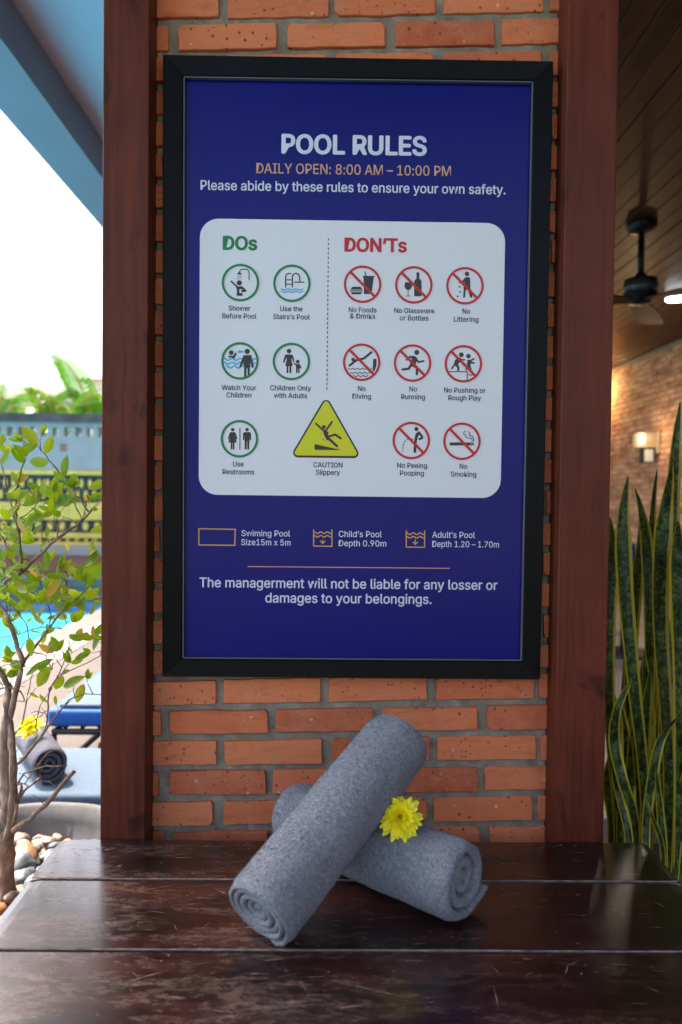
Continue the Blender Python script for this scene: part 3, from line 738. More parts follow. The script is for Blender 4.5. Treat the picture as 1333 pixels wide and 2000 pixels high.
# caution triangle
def tri(x0, y0, x1, y1, x2, y2, rad, base, name, mat):
    f = Fig(420, 770, K2, base); P = [Vector(p) for p in ((x0, y0), (x1, y1), (x2, y2))]; o = []
    for i in range(3):
        p = P[i]; a = (P[i-1]-p).normalized(); b = (P[(i+1) % 3]-p).normalized(); h = math.acos(max(-1, min(1, a.dot(b))))/2
        c = p + (a+b).normalized()*rad/math.sin(h); s0 = p + a*(rad/math.tan(h)); s1 = p + b*(rad/math.tan(h))
        a0 = (s0-c); a1 = (s1-c); ang = a0.angle_signed(a1)
        for j in range(9):
            t = -ang*j/8; o.append(c + Vector((a0.x*math.cos(t)-a0.y*math.sin(t), a0.x*math.sin(t)+a0.y*math.cos(t))))
    f.poly([tuple(v) for v in o]).out(name, mat)
tri(967, 8, 1278, 556, 648, 548, 42, .0005, 'warning_triangle_border', 'ink_black')
tri(967, 38, 1250, 536, 676, 530, 24, .0008, 'warning_triangle', 'ink_yellow')
f = Fig(420, 770, K2, .0010)
f.disc(947, 284, 17).line([(878, 255), (940, 312), (962, 318), (1016, 240)], 17).poly([(936, 312), (964, 308), (985, 330), (985, 368), (1000, 400), (972, 400), (948, 355)]).line([(978, 375), (1060, 450)], 21).line([(985, 368), (1045, 350), (1092, 382)], 19)
f.poly([(866, 432), (1100, 484), (866, 482)]).line([(930, 385), (952, 402)], 4)
f.out('pictogram', 'ink_black')
# pool size marks
K3 = 2.15
f = Fig(380, 1020, K3)
for a, b in (((18, 27), (172, 30)), ((172, 27), (170, 98)), ((172, 97), (17, 95)), ((19, 97), (19, 26))): f.line([a, b], 4.6, False)
f.out('pool_outline_mark', 'ink_gold')
for x0 in (501, 890):
    f = Fig(380, 1020, K3); y0 = 30 if x0 == 501 else 34
    for a, b in (((x0, y0), (x0, y0+70)), ((x0-1, y0+70), (x0+78, y0+71)), ((x0+77, y0+72), (x0+77, y0))): f.line([a, b], 4.4, False)
    for dy in (14, 29): wave(f, x0+2, x0+75, y0+dy, 3.6, 28, 4.6)
    f.line([(x0+38, y0+(40 if x0 > 800 else 46)), (x0+38, y0+58)], 4).line([(x0+28, y0+49), (x0+38, y0+59), (x0+48, y0+49)], 4)
    f.out('pool_depth_mark', 'ink_gold')

# ------------------------------------------------------------------ towels
def towel(name, A, B, r, turns, phase, label, tail=0.0, ell=1.0, ell_ang=0.0, slantA=0.0, seed=0, rin=.006, mat='towel', fill=.9, cat='towel', grp=None, dirn=1, pile=0):
    A, B = Vector(A), Vector(B); wv = (B-A); Ln = wv.length; wv.normalize()
    e1 = Vector((0, 0, 1)) - wv*wv.z; e1.normalize(); e2 = wv.cross(e1)
    vd = (CAM-A); vd -= wv*vd.dot(wv); vd.normalize()
    root = empty(name, A, label=label, cat=cat, group=grp)
    npt = int(turns*60); th = turns*2*math.pi; pit = (r-rin)/turns; hw = pit*fill/2
    NL, NE = 34, 4; vs, fs = [], []
    for i in range(npt+1):
        u = i/npt; a = u*th; rad = rin + (r-rin)*u - hw
        rad *= 1 + .035*mnoise.noise(Vector((a*.55, seed, 0)))*(1-u*.6) + .05*mnoise.noise(Vector((a*.9, seed+5, 0)))*(1-u)
        if tail and a > th-1.0: rad += tail*((a-(th-1.0))/1.0)**2
        ang = (a - th)*dirn + phase
        c0, s0 = math.cos(ang), math.sin(ang); sl = rad*(c0*e1.dot(vd)+s0*e2.dot(vd))*slantA
        sh0 = .006*mnoise.noise(Vector((a*.35, seed+11, 0))) + sl + .009*(1-u); sh1 = .006*mnoise.noise(Vector((a*.35, seed+31, 0)))
        loop = []
        for j in range(NL+1):
            loop.append((hw, j/NL))
        ends = [(hw*math.cos(q), 1 + hw*math.sin(q)*.9/Ln) for q in [math.pi*(k+1)/(NE+1) for k in range(NE)]]
        loop += ends; loop += [(-hw, 1), (-hw, .5), (-hw, 0)]
        loop += [(-hw*math.cos(q), -hw*math.sin(q)*.9/Ln) for q in [math.pi*(k+1)/(NE+1) for k in range(NE)]]
        for (dr, t) in loop:
            tt = min(max(t, 0), 1)
            rr = rad + dr
            rr += .0022*mnoise.noise(Vector((c0*2.2+seed, s0*2.2, tt*6)))*u + .0008*mnoise.noise(Vector((c0*9+seed, s0*9, tt*26)))
            endr = min(tt, 1-tt)*Ln
            if dr > 0 and endr < .010 and u > .75: rr -= (.010-endr)**2*35
            x, y = rr*c0, rr*s0
            if ell != 1:
                ca, sa = math.cos(ell_ang), math.sin(ell_ang); p, q = x*ca+y*sa, -x*sa+y*ca; q *= ell; p *= 1/ell**.35; x, y = p*ca-q*sa, p*sa+q*ca
            ax = t*Ln + sh0*(1-tt) + sh1*tt
            vs.append(A + wv*ax + e1*x + e2*y)
    n = NL+1+NE+3+NE
    for i in range(npt):
        for j in range(n): fs.append((i*n+j, i*n+(j+1) % n, (i+1)*n+(j+1) % n, (i+1)*n+j))
    fs.append(tuple(range(n))); fs.append(tuple(npt*n+j for j in reversed(range(n))))
    o = pyobj('rolled_cloth', vs, fs, M[mat], root, True); 
    bm = bmesh.new(); bm.from_mesh(o.data); bmesh.ops.recalc_face_normals(bm, faces=bm.faces); bm.to_mesh(o.data); bm.free()
    if pile:
        me = o.data; npg = len(me.polygons); rg = np.random.default_rng(seed)
        ar = np.empty(npg); me.polygons.foreach_get('area', ar); ce = np.empty(npg*3); me.polygons.foreach_get('center', ce); ce = ce.reshape(-1, 3)
        nr = np.empty(npg*3); me.polygons.foreach_get('normal', nr); nr = nr.reshape(-1, 3)
        wsel = ar.copy(); wsel[: int(npg*(1-1.1/turns))] *= .04
        idx = rg.choice(npg, pile, p=wsel/wsel.sum()); sz = np.sqrt(ar[idx])[:, None]
        rv = rg.normal(size=(pile, 3)); N_ = nr[idx]; tg = rv - N_*(rv*N_).sum(1, keepdims=True); tg /= np.linalg.norm(tg, axis=1, keepdims=True)
        bt = np.cross(N_, tg); c0_ = ce[idx] + tg*sz*rg.uniform(-.9, .9, (pile, 1)) + bt*sz*rg.uniform(-.9, .9, (pile, 1))
        hgt = rg.uniform(.0004, .0013, (pile, 1)); ww = rg.uniform(.00022, .00045, (pile, 1))
        tip = c0_ + N_*hgt + tg*rg.uniform(-.0008, .0008, (pile, 1)); b0_ = c0_ - N_*.0004
        P_ = np.stack([b0_-bt*ww, b0_+bt*ww, tip+bt*ww*.7, tip-bt*ww*.7], 1).reshape(-1, 3)
        pm = bpy.data.meshes.new('terry_pile'); pm.vertices.add(len(P_)); pm.vertices.foreach_set('co', P_.ravel())
        pm.loops.add(pile*4); pm.loops.foreach_set('vertex_index', np.arange(pile*4, dtype=np.int32)); pm.polygons.add(pile)
        pm.polygons.foreach_set('loop_start', np.arange(0, pile*4, 4, dtype=np.int32)); pm.polygons.foreach_set('loop_total', np.full(pile, 4, dtype=np.int32)); pm.update(); pm.validate()
        pm.materials.append(M[mat]); po = bpy.data.objects.new('terry_pile', pm); COL.objects.link(po); po.parent = root; po.matrix_parent_inverse = wm(root).inverted(); po['kind'] = 'stuff'
    return root, e1, e2, wv
R1, R2 = .072, .069
TA = PY(503, 1783, -.405); TB = PY(773, 1445, -.19)
towel('rolled_towel', TA, TB, R1, 5.2, R(205), 'grey rolled bath towel leaning diagonally on top of another towel on the bench', ell=.86, pile=110000, ell_ang=R(60), slantA=.12, seed=2, grp='rolled grey towels on the bench')
zz = ZT+R2
LA = PZ(578, 1588, zz); LB = PZ(906, 1716, zz)
towel('rolled_towel', LB, LA, R2, 3.1, R(118), 'grey rolled bath towel lying flat beneath the leaning towel, beside the yellow flower', tail=.013, dirn=-1, pile=90000, seed=9, rin=.004, fill=.80, grp='rolled grey towels on the bench')

# ------------------------------------------------------------------ yellow flower
def petal_mesh(Lp, Wp, curl):
    vs, fs = [], []; n = 6
    for i in range(n+1):
        t = i/n; wv = Wp*(.35+.65*math.sin(math.pi*min(1, t*.62+.12)))*(1 if t < .8 else max(.25, 1-(t-.8)*3.2)); z = curl*Lp*t*t
        for u in (-1, 0, 1): vs.append((t*Lp, u*wv, z + abs(u)*Wp*.35*(1-t*.3)))
    for i in range(n):
        for j in range(2): fs.append((i*3+j, (i+1)*3+j, (i+1)*3+j+1, i*3+j+1))
    me = bpy.data.meshes.new('petal'); me.from_pydata(vs, [], fs); me.update(); me.polygons.foreach_set('use_smooth', [True]*len(me.polygons)); return me
def flower(name, c, nrm, rad, label, n_scale=1.0):
    root = empty(name, c, label=label, cat='flower'); N = Vector(nrm).normalized(); q = N.to_track_quat('Z', 'Y')
    rings = [(22, .98, .10, -.10, 'petal', .000), (20, .86, .32, -.05, 'petal', .003), (16, .68, .60, .05, 'petal', .005), (13, .48, .85, .15, 'petal', .006), (10, .32, 1.15, .3, 'petal_core', .007), (7, .2, 1.35, .4, 'petal_core', .007)]
    for k, (cnt, fr, lift, curl, mt, h) in enumerate(rings):
        ms = [petal_mesh(rad*fr*s, rad*(.135 if k < 4 else .085), curl+c2) for s, c2 in ((1, 0), (.9, .06), (1.06, -.05))]
        for me in ms: me.materials.append(M[mt])
        for i in range(int(cnt*n_scale)):
            az = 2*math.pi*(i+.5*(k % 2))/int(cnt*n_scale) + random.uniform(-.12, .12)
            o = bpy.data.objects.new('petal', random.choice(ms)); COL.objects.link(o); o.parent = root
            from mathutils import Euler
            rot = q @ Euler((0, 0, az)).to_quaternion() @ Euler((random.uniform(-.3, .3), -(lift+random.uniform(-.12, .12)), 0)).to_quaternion()
            o.rotation_mode = 'QUATERNION'; o.rotation_quaternion = rot; o.location = N*h*rad/.035
    bm = bmesh.new(); tube(bm, [-N*.001+Vector((0, 0, 0)), -N*rad*.35], [rad*.14, rad*.10]); obj('calyx', bm, M['leaf'], None).parent = root
    return root
FC = PY(782, 1597, -.300)
flower('yellow_flower', FC, (-.10, -.86, .50), .0365, 'yellow chrysanthemum bloom tucked between the two grey towels on the bench')

# ------------------------------------------------------------------ planter bowl, pebbles, shrub
BC = Vector((-.745, .275, 0)); BR = .345
bowl = empty('bowl_planter', BC, label='round weathered concrete bowl planter filled with pebbles around the shrub', cat='planter')
bm = bmesh.new(); lathe(bm, [(.16, 0), (.22, .02), (.31, .12), (BR, .225), (BR-.012, .233), (BR-.026, .228), (BR-.04, .19), (BR-.06, .12), (0.01, .115)], BC, 72)
for v in bm.verts: v.co += Vector((0, 0, .003*mnoise.noise(v.co*9)))
obj('bowl', bm, M['concrete'], bowl, True)
bm = bmesh.new(); cyl(bm, BC, BR-.06, BR-.055, .116, .13, 40); obj('soil', bm, M['soil'], bowl)
def stone_mesh(seed):
    bm = bmesh.new(); bmesh.ops.create_icosphere(bm, subdivisions=3, radius=1)
    for v in bm.verts:
        d = v.co.normalized(); v.co = d*(1 + .30*mnoise.noise(d*1.1+Vector((seed*7, 0, 0))) + .05*mnoise.noise(d*4+Vector((seed, 3, 0))))
    me = bpy.data.meshes.new('stone'); bm.to_mesh(me); bm.free(); me.polygons.foreach_set('use_smooth', [True]*len(me.polygons)); return me
def stone_mat(nm, c1, c2):
    b = MB(nm); v = b.coord(rnd=True); n = b.noise(v, 1.3, 6, .6, 1.0); n2 = b.noise(v, 14, 4, .7)
    c = b.ramp(n, [(.35, c1), (.65, c2)]); c = b.mix(b.ramp(n2, [(.5, 0), (.8, .5)]), c, tuple(q*.6 for q in c1)); b.set(c, .42); b.bump(n2, .2, .01); return b.m
SM = [stone_mat('grey_pebble', (.07, .08, .095), (.17, .185, .20)), stone_mat('white_pebble', (.22, .19, .16), (.34, .31, .27)), stone_mat('orange_pebble', (.26, .10, .03), (.36, .19, .09)), stone_mat('brown_pebble', (.18, .12, .08), (.36, .26, .19))]
SMesh = [(stone_mesh(i), SM[i % 4]) for i in range(8)]
for me, mt in SMesh: me.materials.append(mt)
pl = []; tries = 0
while len(pl) < 190 and tries < 6000:
    tries += 1
    a = random.uniform(0, 2*math.pi); rr = (BR-.075)*math.sqrt(random.random()); s = random.choice((.016, .02, .024, .03, .036))*random.uniform(.85, 1.1)
    x, y = BC.x+rr*math.cos(a), BC.y+rr*math.sin(a)
    lay = 0
    hit = [q for q in pl if (q[0]-x)**2+(q[1]-y)**2 < ((q[2]+s)*.80)**2]
    if len(hit) > 0:
        if any(q[3] > 0 for q in hit) or random.random() < .6: continue
        lay = 1
    pl.append((x, y, s, lay))
for x, y, s, lay in pl:
    me, mt = random.choice(SMesh); o = link('stone', me, None, bowl)
    z = .135 + s*.35 + lay*.022 + .03*max(0, 1-((x-BC.x)**2+(y-BC.y)**2)/.06)*.5
    o.location = (x, y, z); o.scale = (s*random.uniform(.95, 1.35), s*random.uniform(.8, 1), s*random.uniform(.55, .8)); o.rotation_euler = (random.uniform(-.3, .3), random.uniform(-.3, .3), random.uniform(0, 6))

shrub = empty('leafy_shrub', (-.72, .22, .14), label='young leafy shrub with bare twigs and bright green leaves growing in the bowl', cat='shrub')
YT = .22
def bp(px, py, dy=0): return PY(px, py, YT+dy)
BR_ = [
 ([(10, 1795), (14, 1763), (12, 1690), (14, 1626), (14, 1560), (10, 1459), (15, 1378), (18, 1341), (6, 1318), (-20, 1280)], (46, 38, 32, 29, 25, 20, 17, 14, 10, 7), 0),
 ([(16, 1640), (24, 1590), (27, 1537), (26, 1484), (23, 1443), (20, 1400), (34, 1340), (46, 1295), (34, 1264), (18, 1215), (0, 1180), (-20, 1150)], (18, 17, 15, 14, 13, 12, 11, 10, 9, 8, 6, 4), -.03),
 ([(26, 1500), (37, 1490), (74, 1447), (102, 1409), (136, 1366), (167, 1355), (215, 1358)], (7, 6, 5.5, 4.5, 3, 2, 1.5), -.02),
 ([(90, 1424), (93, 1397), (96, 1354), (121, 1304), (133, 1270), (140, 1240)], (4, 3.5, 3, 2.5, 2, 1.5), -.02),
 ([(96, 1345), (118, 1320), (196, 1281), (220, 1265)], (2.5, 2.2, 1.8, 1.2), -.02),
 ([(28, 1622), (60, 1600), (102, 1558), (146, 1506)], (12, 9.5, 9, 8), -.05),
 ([(36, 1530), (48, 1510), (90, 1496), (132, 1495)], (4, 3.2, 2.6, 2), -.04),
 ([(26, 1611), (34, 1570), (43, 1533)], (9, 7, 6), -.05),
 ([(26, 1590), (47, 1545), (80, 1518)], (6, 5, 5), -.03),
 ([(46, 1295), (62, 1273), (90, 1235), (120, 1195), (168, 1153), (205, 1110)], (6, 5.5, 4.5, 4, 3, 2), 0),
 ([(-10, 1160), (14, 1133), (42, 1119), (73, 1088), (112, 1052), (151, 1026), (176, 1001), (205, 968)], (7, 7, 7, 6.5, 6, 5, 4, 2.5), -.02),
 ([(174, 1000), (160, 978), (140, 962), (123, 931), (95, 898), (74, 870)], (3.5, 3, 3, 3.2, 2.6, 1.6), -.02),
 ([(42, 1118), (41, 1080), (36, 1032), (31, 990), (33, 948), (50, 898), (56, 870)], (8, 7, 6.5, 5, 3.5, 2.5, 1.5), -.01),
 ([(36, 1030), (28, 1012), (17, 970), (4, 909), (-5, 880)], (5, 4, 3.4, 2.5, 1.6), .02),
 ([(151, 1026), (165, 1004), (170, 985)], (3, 2, 1.2), -.02), ([(158, 1008), (148, 990), (142, 975)], (2, 1.6, 1.2), -.03),
 ([(112, 1052), (112, 1030), (106, 1000), (108, 985)], (2.5, 2.2, 1.8, 1.2), 0),
 ([(75, 1088), (84, 1060), (82, 1020), (80, 1005)], (2.5, 2.2, 1.8, 1.2), .03),
 ([(36, 1014), (55, 1003), (75, 980), (82, 968)], (2.5, 2.2, 1.8, 1), .0),
 ([(14, 1133), (24, 1100), (10, 1060), (-5, 1030)], (4, 3, 2.5, 2), .03),
 ([(30, 1250), (14, 1215), (12, 1160), (6, 1100)], (4, 3.5, 3, 2), .04),
 ([(93, 1238), (100, 1205), (86, 1160), (78, 1130), (95, 1115)], (3, 2.6, 2.2, 1.8, 1.2), .03),
 ([(120, 1195), (128, 1160), (134, 1125)], (3, 2.2, 1.5), 0), ([(168, 1153), (166, 1125), (172, 1100)], (2.5, 2, 1.5), -.01),
 ([(62, 1273), (90, 1280), (102, 1308), (88, 1325)], (2.5, 2.2, 2, 1.2), -.03),
 ([(23, 1443), (45, 1410), (52, 1370), (60, 1330), (70, 1300)], (4, 3, 2.6, 2, 1.4), .03),
 ([(74, 1447), (70, 1420), (78, 1380), (110, 1330)], (3, 2.4, 2, 1.2), .02),
 ([(10, 1459), (30, 1430), (70, 1405), (96, 1384)], (3.5, 3, 2.4, 1.4), .05),
 ([(-30, 1350), (0, 1345), (20, 1342), (40, 1350), (48, 1370)], (5, 5, 4.5, 3, 2), .02),
 ([(26, 1537), (50, 1530), (70, 1500), (92, 1470)], (3, 2.5, 2, 1.3), .0), ([(14, 1560), (-10, 1530), (-30, 1490)], (6, 5, 4), .0),
 ([(0, 1190), (30, 1190), (50, 1215), (62, 1273)], (3, 3, 2.5, 2), .05), ([(0, 1245), (40, 1238), (80, 1225), (120, 1228), (150, 1200)], (2, 2.2, 2, 1.8, 1.2), .05),
]
bm = bmesh.new(); ends = []
pxm = (1.72)/FPX
rr = random.Random(5)
for pts, wds, dy in BR_:
    P = [bp(a, b, dy + .02*math.sin(i*1.3+a)) for i, (a, b) in enumerate(pts)]
    # subdivide and wiggle
    Q, W = [], []
    for i in range(len(P)-1):
        for t in (0, .33, .66):
            Q.append(P[i].lerp(P[i+1], t) + (Vector((rr.uniform(-1, 1), rr.uniform(-1, 1), rr.uniform(-1, 1)))*.0018 if t else Vector())); W.append((wds[i]+(wds[i+1]-wds[i])*t)*pxm/2*rr.uniform(.9, 1.12))
    Q.append(P[-1]); W.append(wds[-1]*pxm/2)
    tube(bm, Q, W, 7)
    # short side twigs
    for q, wd in zip(Q[2:], W[2:]):
        if wd < .0065 and rr.random() < .40:
            d = Vector((rr.uniform(-1, 1), rr.uniform(-.6, .6), rr.uniform(.0, 1.2))).normalized()*rr.uniform(.015, .05); md = q+d*.5+Vector((rr.uniform(-.004, .004), 0, .004))
            tube(bm, [q, md, q+d], [.0011, .0009, .0006], 5); ends.append((q+d, d.normalized()))
obj('trunk', bm, M['bark'], shrub, True)
def leaf_mesh(seed, L_=1, Wd=.42):
    r_ = random.Random(seed); vs, fs = [], []; n = 7; cu = r_.uniform(-.25, .35); tw = r_.uniform(-.3, .3)
    for i in range(n+1):
        t = i/n; wv = Wd/2*(math.sin(math.pi*t**.85)**.75)*(1 if t < .9 else .8) + .008
        for u in (-1, -.5, 0, .5, 1):
            a = tw*t; z = cu*t*t - .0 + abs(u)*wv*.28; vs.append((t, u*wv*math.cos(a)-z*math.sin(a)*0, z+u*wv*math.sin(a)))
    for i in range(n):
        for j in range(4): fs.append((i*5+j, (i+1)*5+j, (i+1)*5+j+1, i*5+j+1))
    me = bpy.data.meshes.new('leaf'); me.from_pydata(vs, [], fs); me.update(); me.polygons.foreach_set('use_smooth', [True]*len(me.polygons)); return me
LM = [leaf_mesh(i) for i in range(9)]
for me in LM: me.materials.append(M['leaf'])
LO = [leaf_mesh(20+i) for i in range(3)]
for me in LO: me.materials.append(M['leaf_old'])
def put_leaf(base, tip, parent, facing=None, old=False):
    v = tip-base; Ln = v.length; x = v.normalized()
    f = facing or Vector((rr.uniform(-.7, .7), -1, rr.uniform(-.5, .8))); y = f.cross(x).normalized(); z = x.cross(y)
    o = bpy.data.objects.new('leaf', rr.choice(LO if old else LM)); COL.objects.link(o)
    o.parent = parent; o.matrix_parent_inverse = wm(parent).inverted()
    mm = Matrix((x, y, z)).transposed().to_4x4(); mm.translation = base
    mm = mm @ Matrix.Diagonal((Ln, Ln*rr.uniform(.9, 1.15), Ln, 1)); o.matrix_basis = mm; return o
LV = [((74, 868), (42, 830)), ((89, 886), (103, 850)), ((96, 902), (54, 903)), ((126, 930), (131, 887)), ((52, 893), (28, 866)), ((48, 892), (60, 862)), ((2, 908), (26, 880)), ((74, 868), (34, 884)), ((46, 905), (24, 880)),
 ((33, 948), (43, 918)), ((82, 967), (54, 936)), ((86, 968), (85, 934)), ((128, 943), (97, 964)), ((98, 999), (121, 955)), ((108, 985), (150, 968)), ((78, 975), (36, 984)), ((108, 1000), (80, 1008)), ((82, 1006), (52, 1024)),
 ((66, 1046), (79, 1023)), ((128, 938), (104, 920)), ((205, 940), (176, 954)), ((160, 944), (146, 950)), ((205, 1030), (176, 1038)), ((184, 1088), (178, 1055)), ((195, 1078), (168, 1112)), ((163, 1140), (203, 1092)),
 ((134, 1126), (92, 1128)), ((132, 1122), (152, 1102)), ((166, 1128), (156, 1100)), ((33, 946), (18, 965)), ((118, 1150), (98, 1180)), ((168, 1153), (196, 1165)), ((150, 1170), (170, 1195)), ((125, 1190), (100, 1170)),
 ((84, 1293), (58, 1322)), ((97, 1304), (72, 1342)), ((124, 1342), (165, 1321)), ((165, 1336), (148, 1373)), ((192, 1238), (188, 1272)), ((124, 1320), (108, 1348)), ((108, 1358), (110, 1378)), ((78, 1356), (92, 1374)), ((58, 1352), (76, 1360)), ((58, 1245), (62, 1282)), ((92, 1300), (80, 1316)),
 ((14, 1010), (34, 985)), ((30, 1040), (6, 1026)), ((90, 1075), (98, 1112)), ((40, 1165), (14, 1140)), ((30, 1190), (60, 1172)), ((62, 1135), (40, 1150)), ((52, 1090), (30, 1072)), ((96, 1150), (70, 1178)), ((140, 1215), (166, 1190)), ((176, 1200), (196, 1180)), ((60, 1230), (84, 1238)), ((135, 1240), (160, 1252)), ((20, 1215), (34, 1240))]
for a, b in LV:
    dy = rr.uniform(-.04, .03); put_leaf(bp(*a, dy), bp(*b, dy+rr.uniform(-.015, .015)), shrub)
for p, d in ends:
    if p.z > PY(100, 1330, YT).z and rr.random() < .8:
        for k in range(rr.choice((1, 2, 2, 3))):
            dd = (d + Vector((rr.uniform(-1, 1), rr.uniform(-.8, .8), rr.uniform(-.7, .7)))).normalized(); put_leaf(p, p+dd*rr.uniform(.022, .040), shrub, old=rr.random() < .09)
for cx, cy, sx, sy, n in ((20, 1080, 40, 110, 46), (140, 1165, 50, 45, 30), (60, 1180, 60, 55, 28), (90, 1110, 45, 40, 14), (60, 1000, 45, 45, 10), (-60, 1050, 70, 160, 30), (10, 1290, 20, 40, 5)):
    for k in range(n):
        p = bp(rr.gauss(cx, sx*.6), rr.gauss(cy, sy*.55), rr.uniform(-.08, .12)); 
        if p.x > PY(196, 1100, YT).x+.06: continue
        dd = Vector((rr.uniform(-1, 1), rr.uniform(-.5, .5), rr.uniform(-.6, 1))).normalized(); put_leaf(p, p+dd*rr.uniform(.022, .042), shrub, old=rr.random() < .10)

# ------------------------------------------------------------------ snake plants
plr = empty('planter_box', (1.15, .42, 0), label='low dark planter trough holding the snake plants beside the right post', cat='planter')
bm = bmesh.new(); box(bm, .62, 1.9, .16, .70, 0, .16, bevel=.006); obj('trough', bm, M['concrete'], plr)
bm = bmesh.new(); box(bm, .65, 1.87, .19, .67, .15, .168); obj('soil', bm, M['soil'], plr)
def strap(pts, wmax, parent, facing=-1, twist=0):
    P = [Vector(p) for p in pts]
    # catmull-rom
    Q = []; n = len(P)
    for i in range(n-1):
        p0, p1, p2, p3 = P[max(i-1, 0)], P[i], P[i+1], P[min(i+2, n-1)]
        for k in range(6):
            t = k/6; Q.append(.5*((2*p1)+(-p0+p2)*t+(2*p0-5*p1+4*p2-p3)*t*t+(-p0+3*p1-3*p2+p3)*t**3))
    Q.append(P[-1]); N = len(Q)-1
    vs, fs, uv = [], [], []
    ln = sum((Q[i+1]-Q[i]).length for i in range(N)); s = 0
    for i, q in enumerate(Q):
        if i: s += (q-Q[i-1]).length
        t = s/ln; d = (Q[min(i+1, N)]-Q[max(i-1, 0)]).normalized()
        a = twist*t; side = Vector((math.cos(a), math.sin(a), 0)); side = (side - d*side.dot(d)).normalized(); nn = d.cross(side)
        if nn.y > 0: nn = -nn
        rem = (1-t)*ln; wv = wmax*(.58+.5*min(1, t/.8)**1.3)*min(1, max(.02, rem/.17)**.62)
        for u in (-1, -.6, 0, .6, 1):
            vs.append(q + side*wv*u + nn*(wv*.42*(abs(u)**1.5))); uv.append((.5+u*.5, t*ln))
    for i in range(N):
        for j in range(4): fs.append((i*5+j, (i+1)*5+j, (i+1)*5+j+1, i*5+j+1))
    o = pyobj('leaf', vs, fs, M['snake'], parent, True)
    l = o.data.uv_layers.new(name='UVMap')
    for lp in o.data.loops: l.data[lp.index].uv = uv[lp.vertex_index]
    return o
def sp(px, py, y): return PY(px, py, y)
SN = [  # plant index, path in photo pixels from base to tip, depth, half width px
 (0, [(1268, 1760), (1258, 1540), (1236, 1330), (1218, 1130), (1216, 1010), (1227, 930)], .34, 15, 0),
 (0, [(1250, 1760), (1262, 1500), (1268, 1260), (1262, 1080), (1252, 1000), (1241, 955)], .40, 13, .2),
 (0, [(1240, 1750), (1240, 1610), (1214, 1520), (1199, 1450), (1205, 1385), (1234, 1328)], .26, 12, 0),
 (0, [(1255, 1780), (1245, 1500), (1232, 1300), (1240, 1150), (1250, 1060), (1252, 990)], .5, 13, .4),
 (0, [(1222, 1760), (1205, 1600), (1190, 1400), (1188, 1200), (1196, 1080), (1192, 1010)], .52, 13, 0),
 (0, [(1232, 1770), (1228, 1640), (1205, 1540), (1192, 1480)], .24, 10, 0),
 (0, [(1262, 1770), (1240, 1640), (1232, 1500), (1250, 1380), (1262, 1260)], .45, 14, 0),
 (1, [(1312, 1780), (1305, 1500), (1288, 1240), (1288, 1090), (1297, 1000), (1313, 903)], .30, 17, .2),
 (1, [(1330, 1780), (1332, 1500), (1318, 1200), (1312, 1000), (1318, 880), (1329, 785)], .42, 12, .1),
 (1, [(1300, 1780), (1302, 1500), (1282, 1200), (1272, 1050), (1275, 980), (1284, 916)], .52, 8, .5),
 (1, [(1336, 1780), (1330, 1500), (1330, 1300), (1326, 1150), (1322, 1080), (1325, 1018)], .24, 20, 0),
 (1, [(1262, 1700), (1262, 1600), (1280, 1480), (1298, 1430), (1326, 1398)], .22, 11, 0),
 (1, [(1290, 1800), (1296, 1680), (1288, 1570), (1281, 1496)], .20, 10, 0),
 (1, [(1302, 1800), (1294, 1660), (1270, 1585), (1262, 1560)], .185, 7, .0),
 (1, [(1318, 1790), (1300, 1600), (1296, 1420), (1304, 1280), (1298, 1180)], .36, 16, .3),
 (2, [(1352, 1780), (1345, 1500), (1360, 1200), (1375, 1040), (1380, 900)], .35, 16, .2),
 (2, [(1372, 1780), (1380, 1500), (1400, 1250), (1395, 1050), (1405, 960)], .4, 15, .1),
 (2, [(1332, 1800), (1318, 1700), (1330, 1560), (1345, 1480), (1340, 1400)], .22, 12, .0),
 (2, [(1390, 1780), (1420, 1500), (1430, 1300), (1450, 1130)], .3, 15, .1),
]
rs = random.Random(11)
for i in range(36):
    g = rs.choice((0, 0, 1, 1, 2)); x = rs.uniform(*((1190, 1270), (1262, 1335), (1335, 1440))[g]); top = rs.uniform(1190, 1480)
    SN.append((g, [(x+rs.uniform(-8, 8), 1770), (x, 1600), (x+rs.uniform(-12, 12), (1600+top)/2), (x+rs.uniform(-18, 18), top)], rs.uniform(.38, .64), rs.uniform(12, 17), rs.uniform(-.5, .6)))
lab = ['snake plant nearest the right post, tallest leaves just clearing the navy chair', 'snake plant in the middle of the trough, its tallest leaf tip beside the wall lamp', 'snake plant farthest from the right post at the outer end of the trough']
PLN = [empty('snake_plant', PZ(a, 1760, .165)*0 + Vector((b, .4, .165)), label=l_, cat='plant', group='snake plants in the planter trough') for a, b, l_ in ((1240, .80, lab[0]), (1300, 1.0, lab[1]), (1390, 1.25, lab[2]))]
for g, path, y, hwp, tw in SN:
    d = y+1.5; base = .165
    pts = [sp(a, b, y+.03*math.sin(i*1.1+a)) for i, (a, b) in enumerate(path)]
    pts = [p for p in pts if p.z > base+.05]; pts = [Vector((pts[0].x, pts[0].y, base-.005))] + pts
    strap(pts, hwp*1.08*d/FPX, PLN[g], twist=tw)

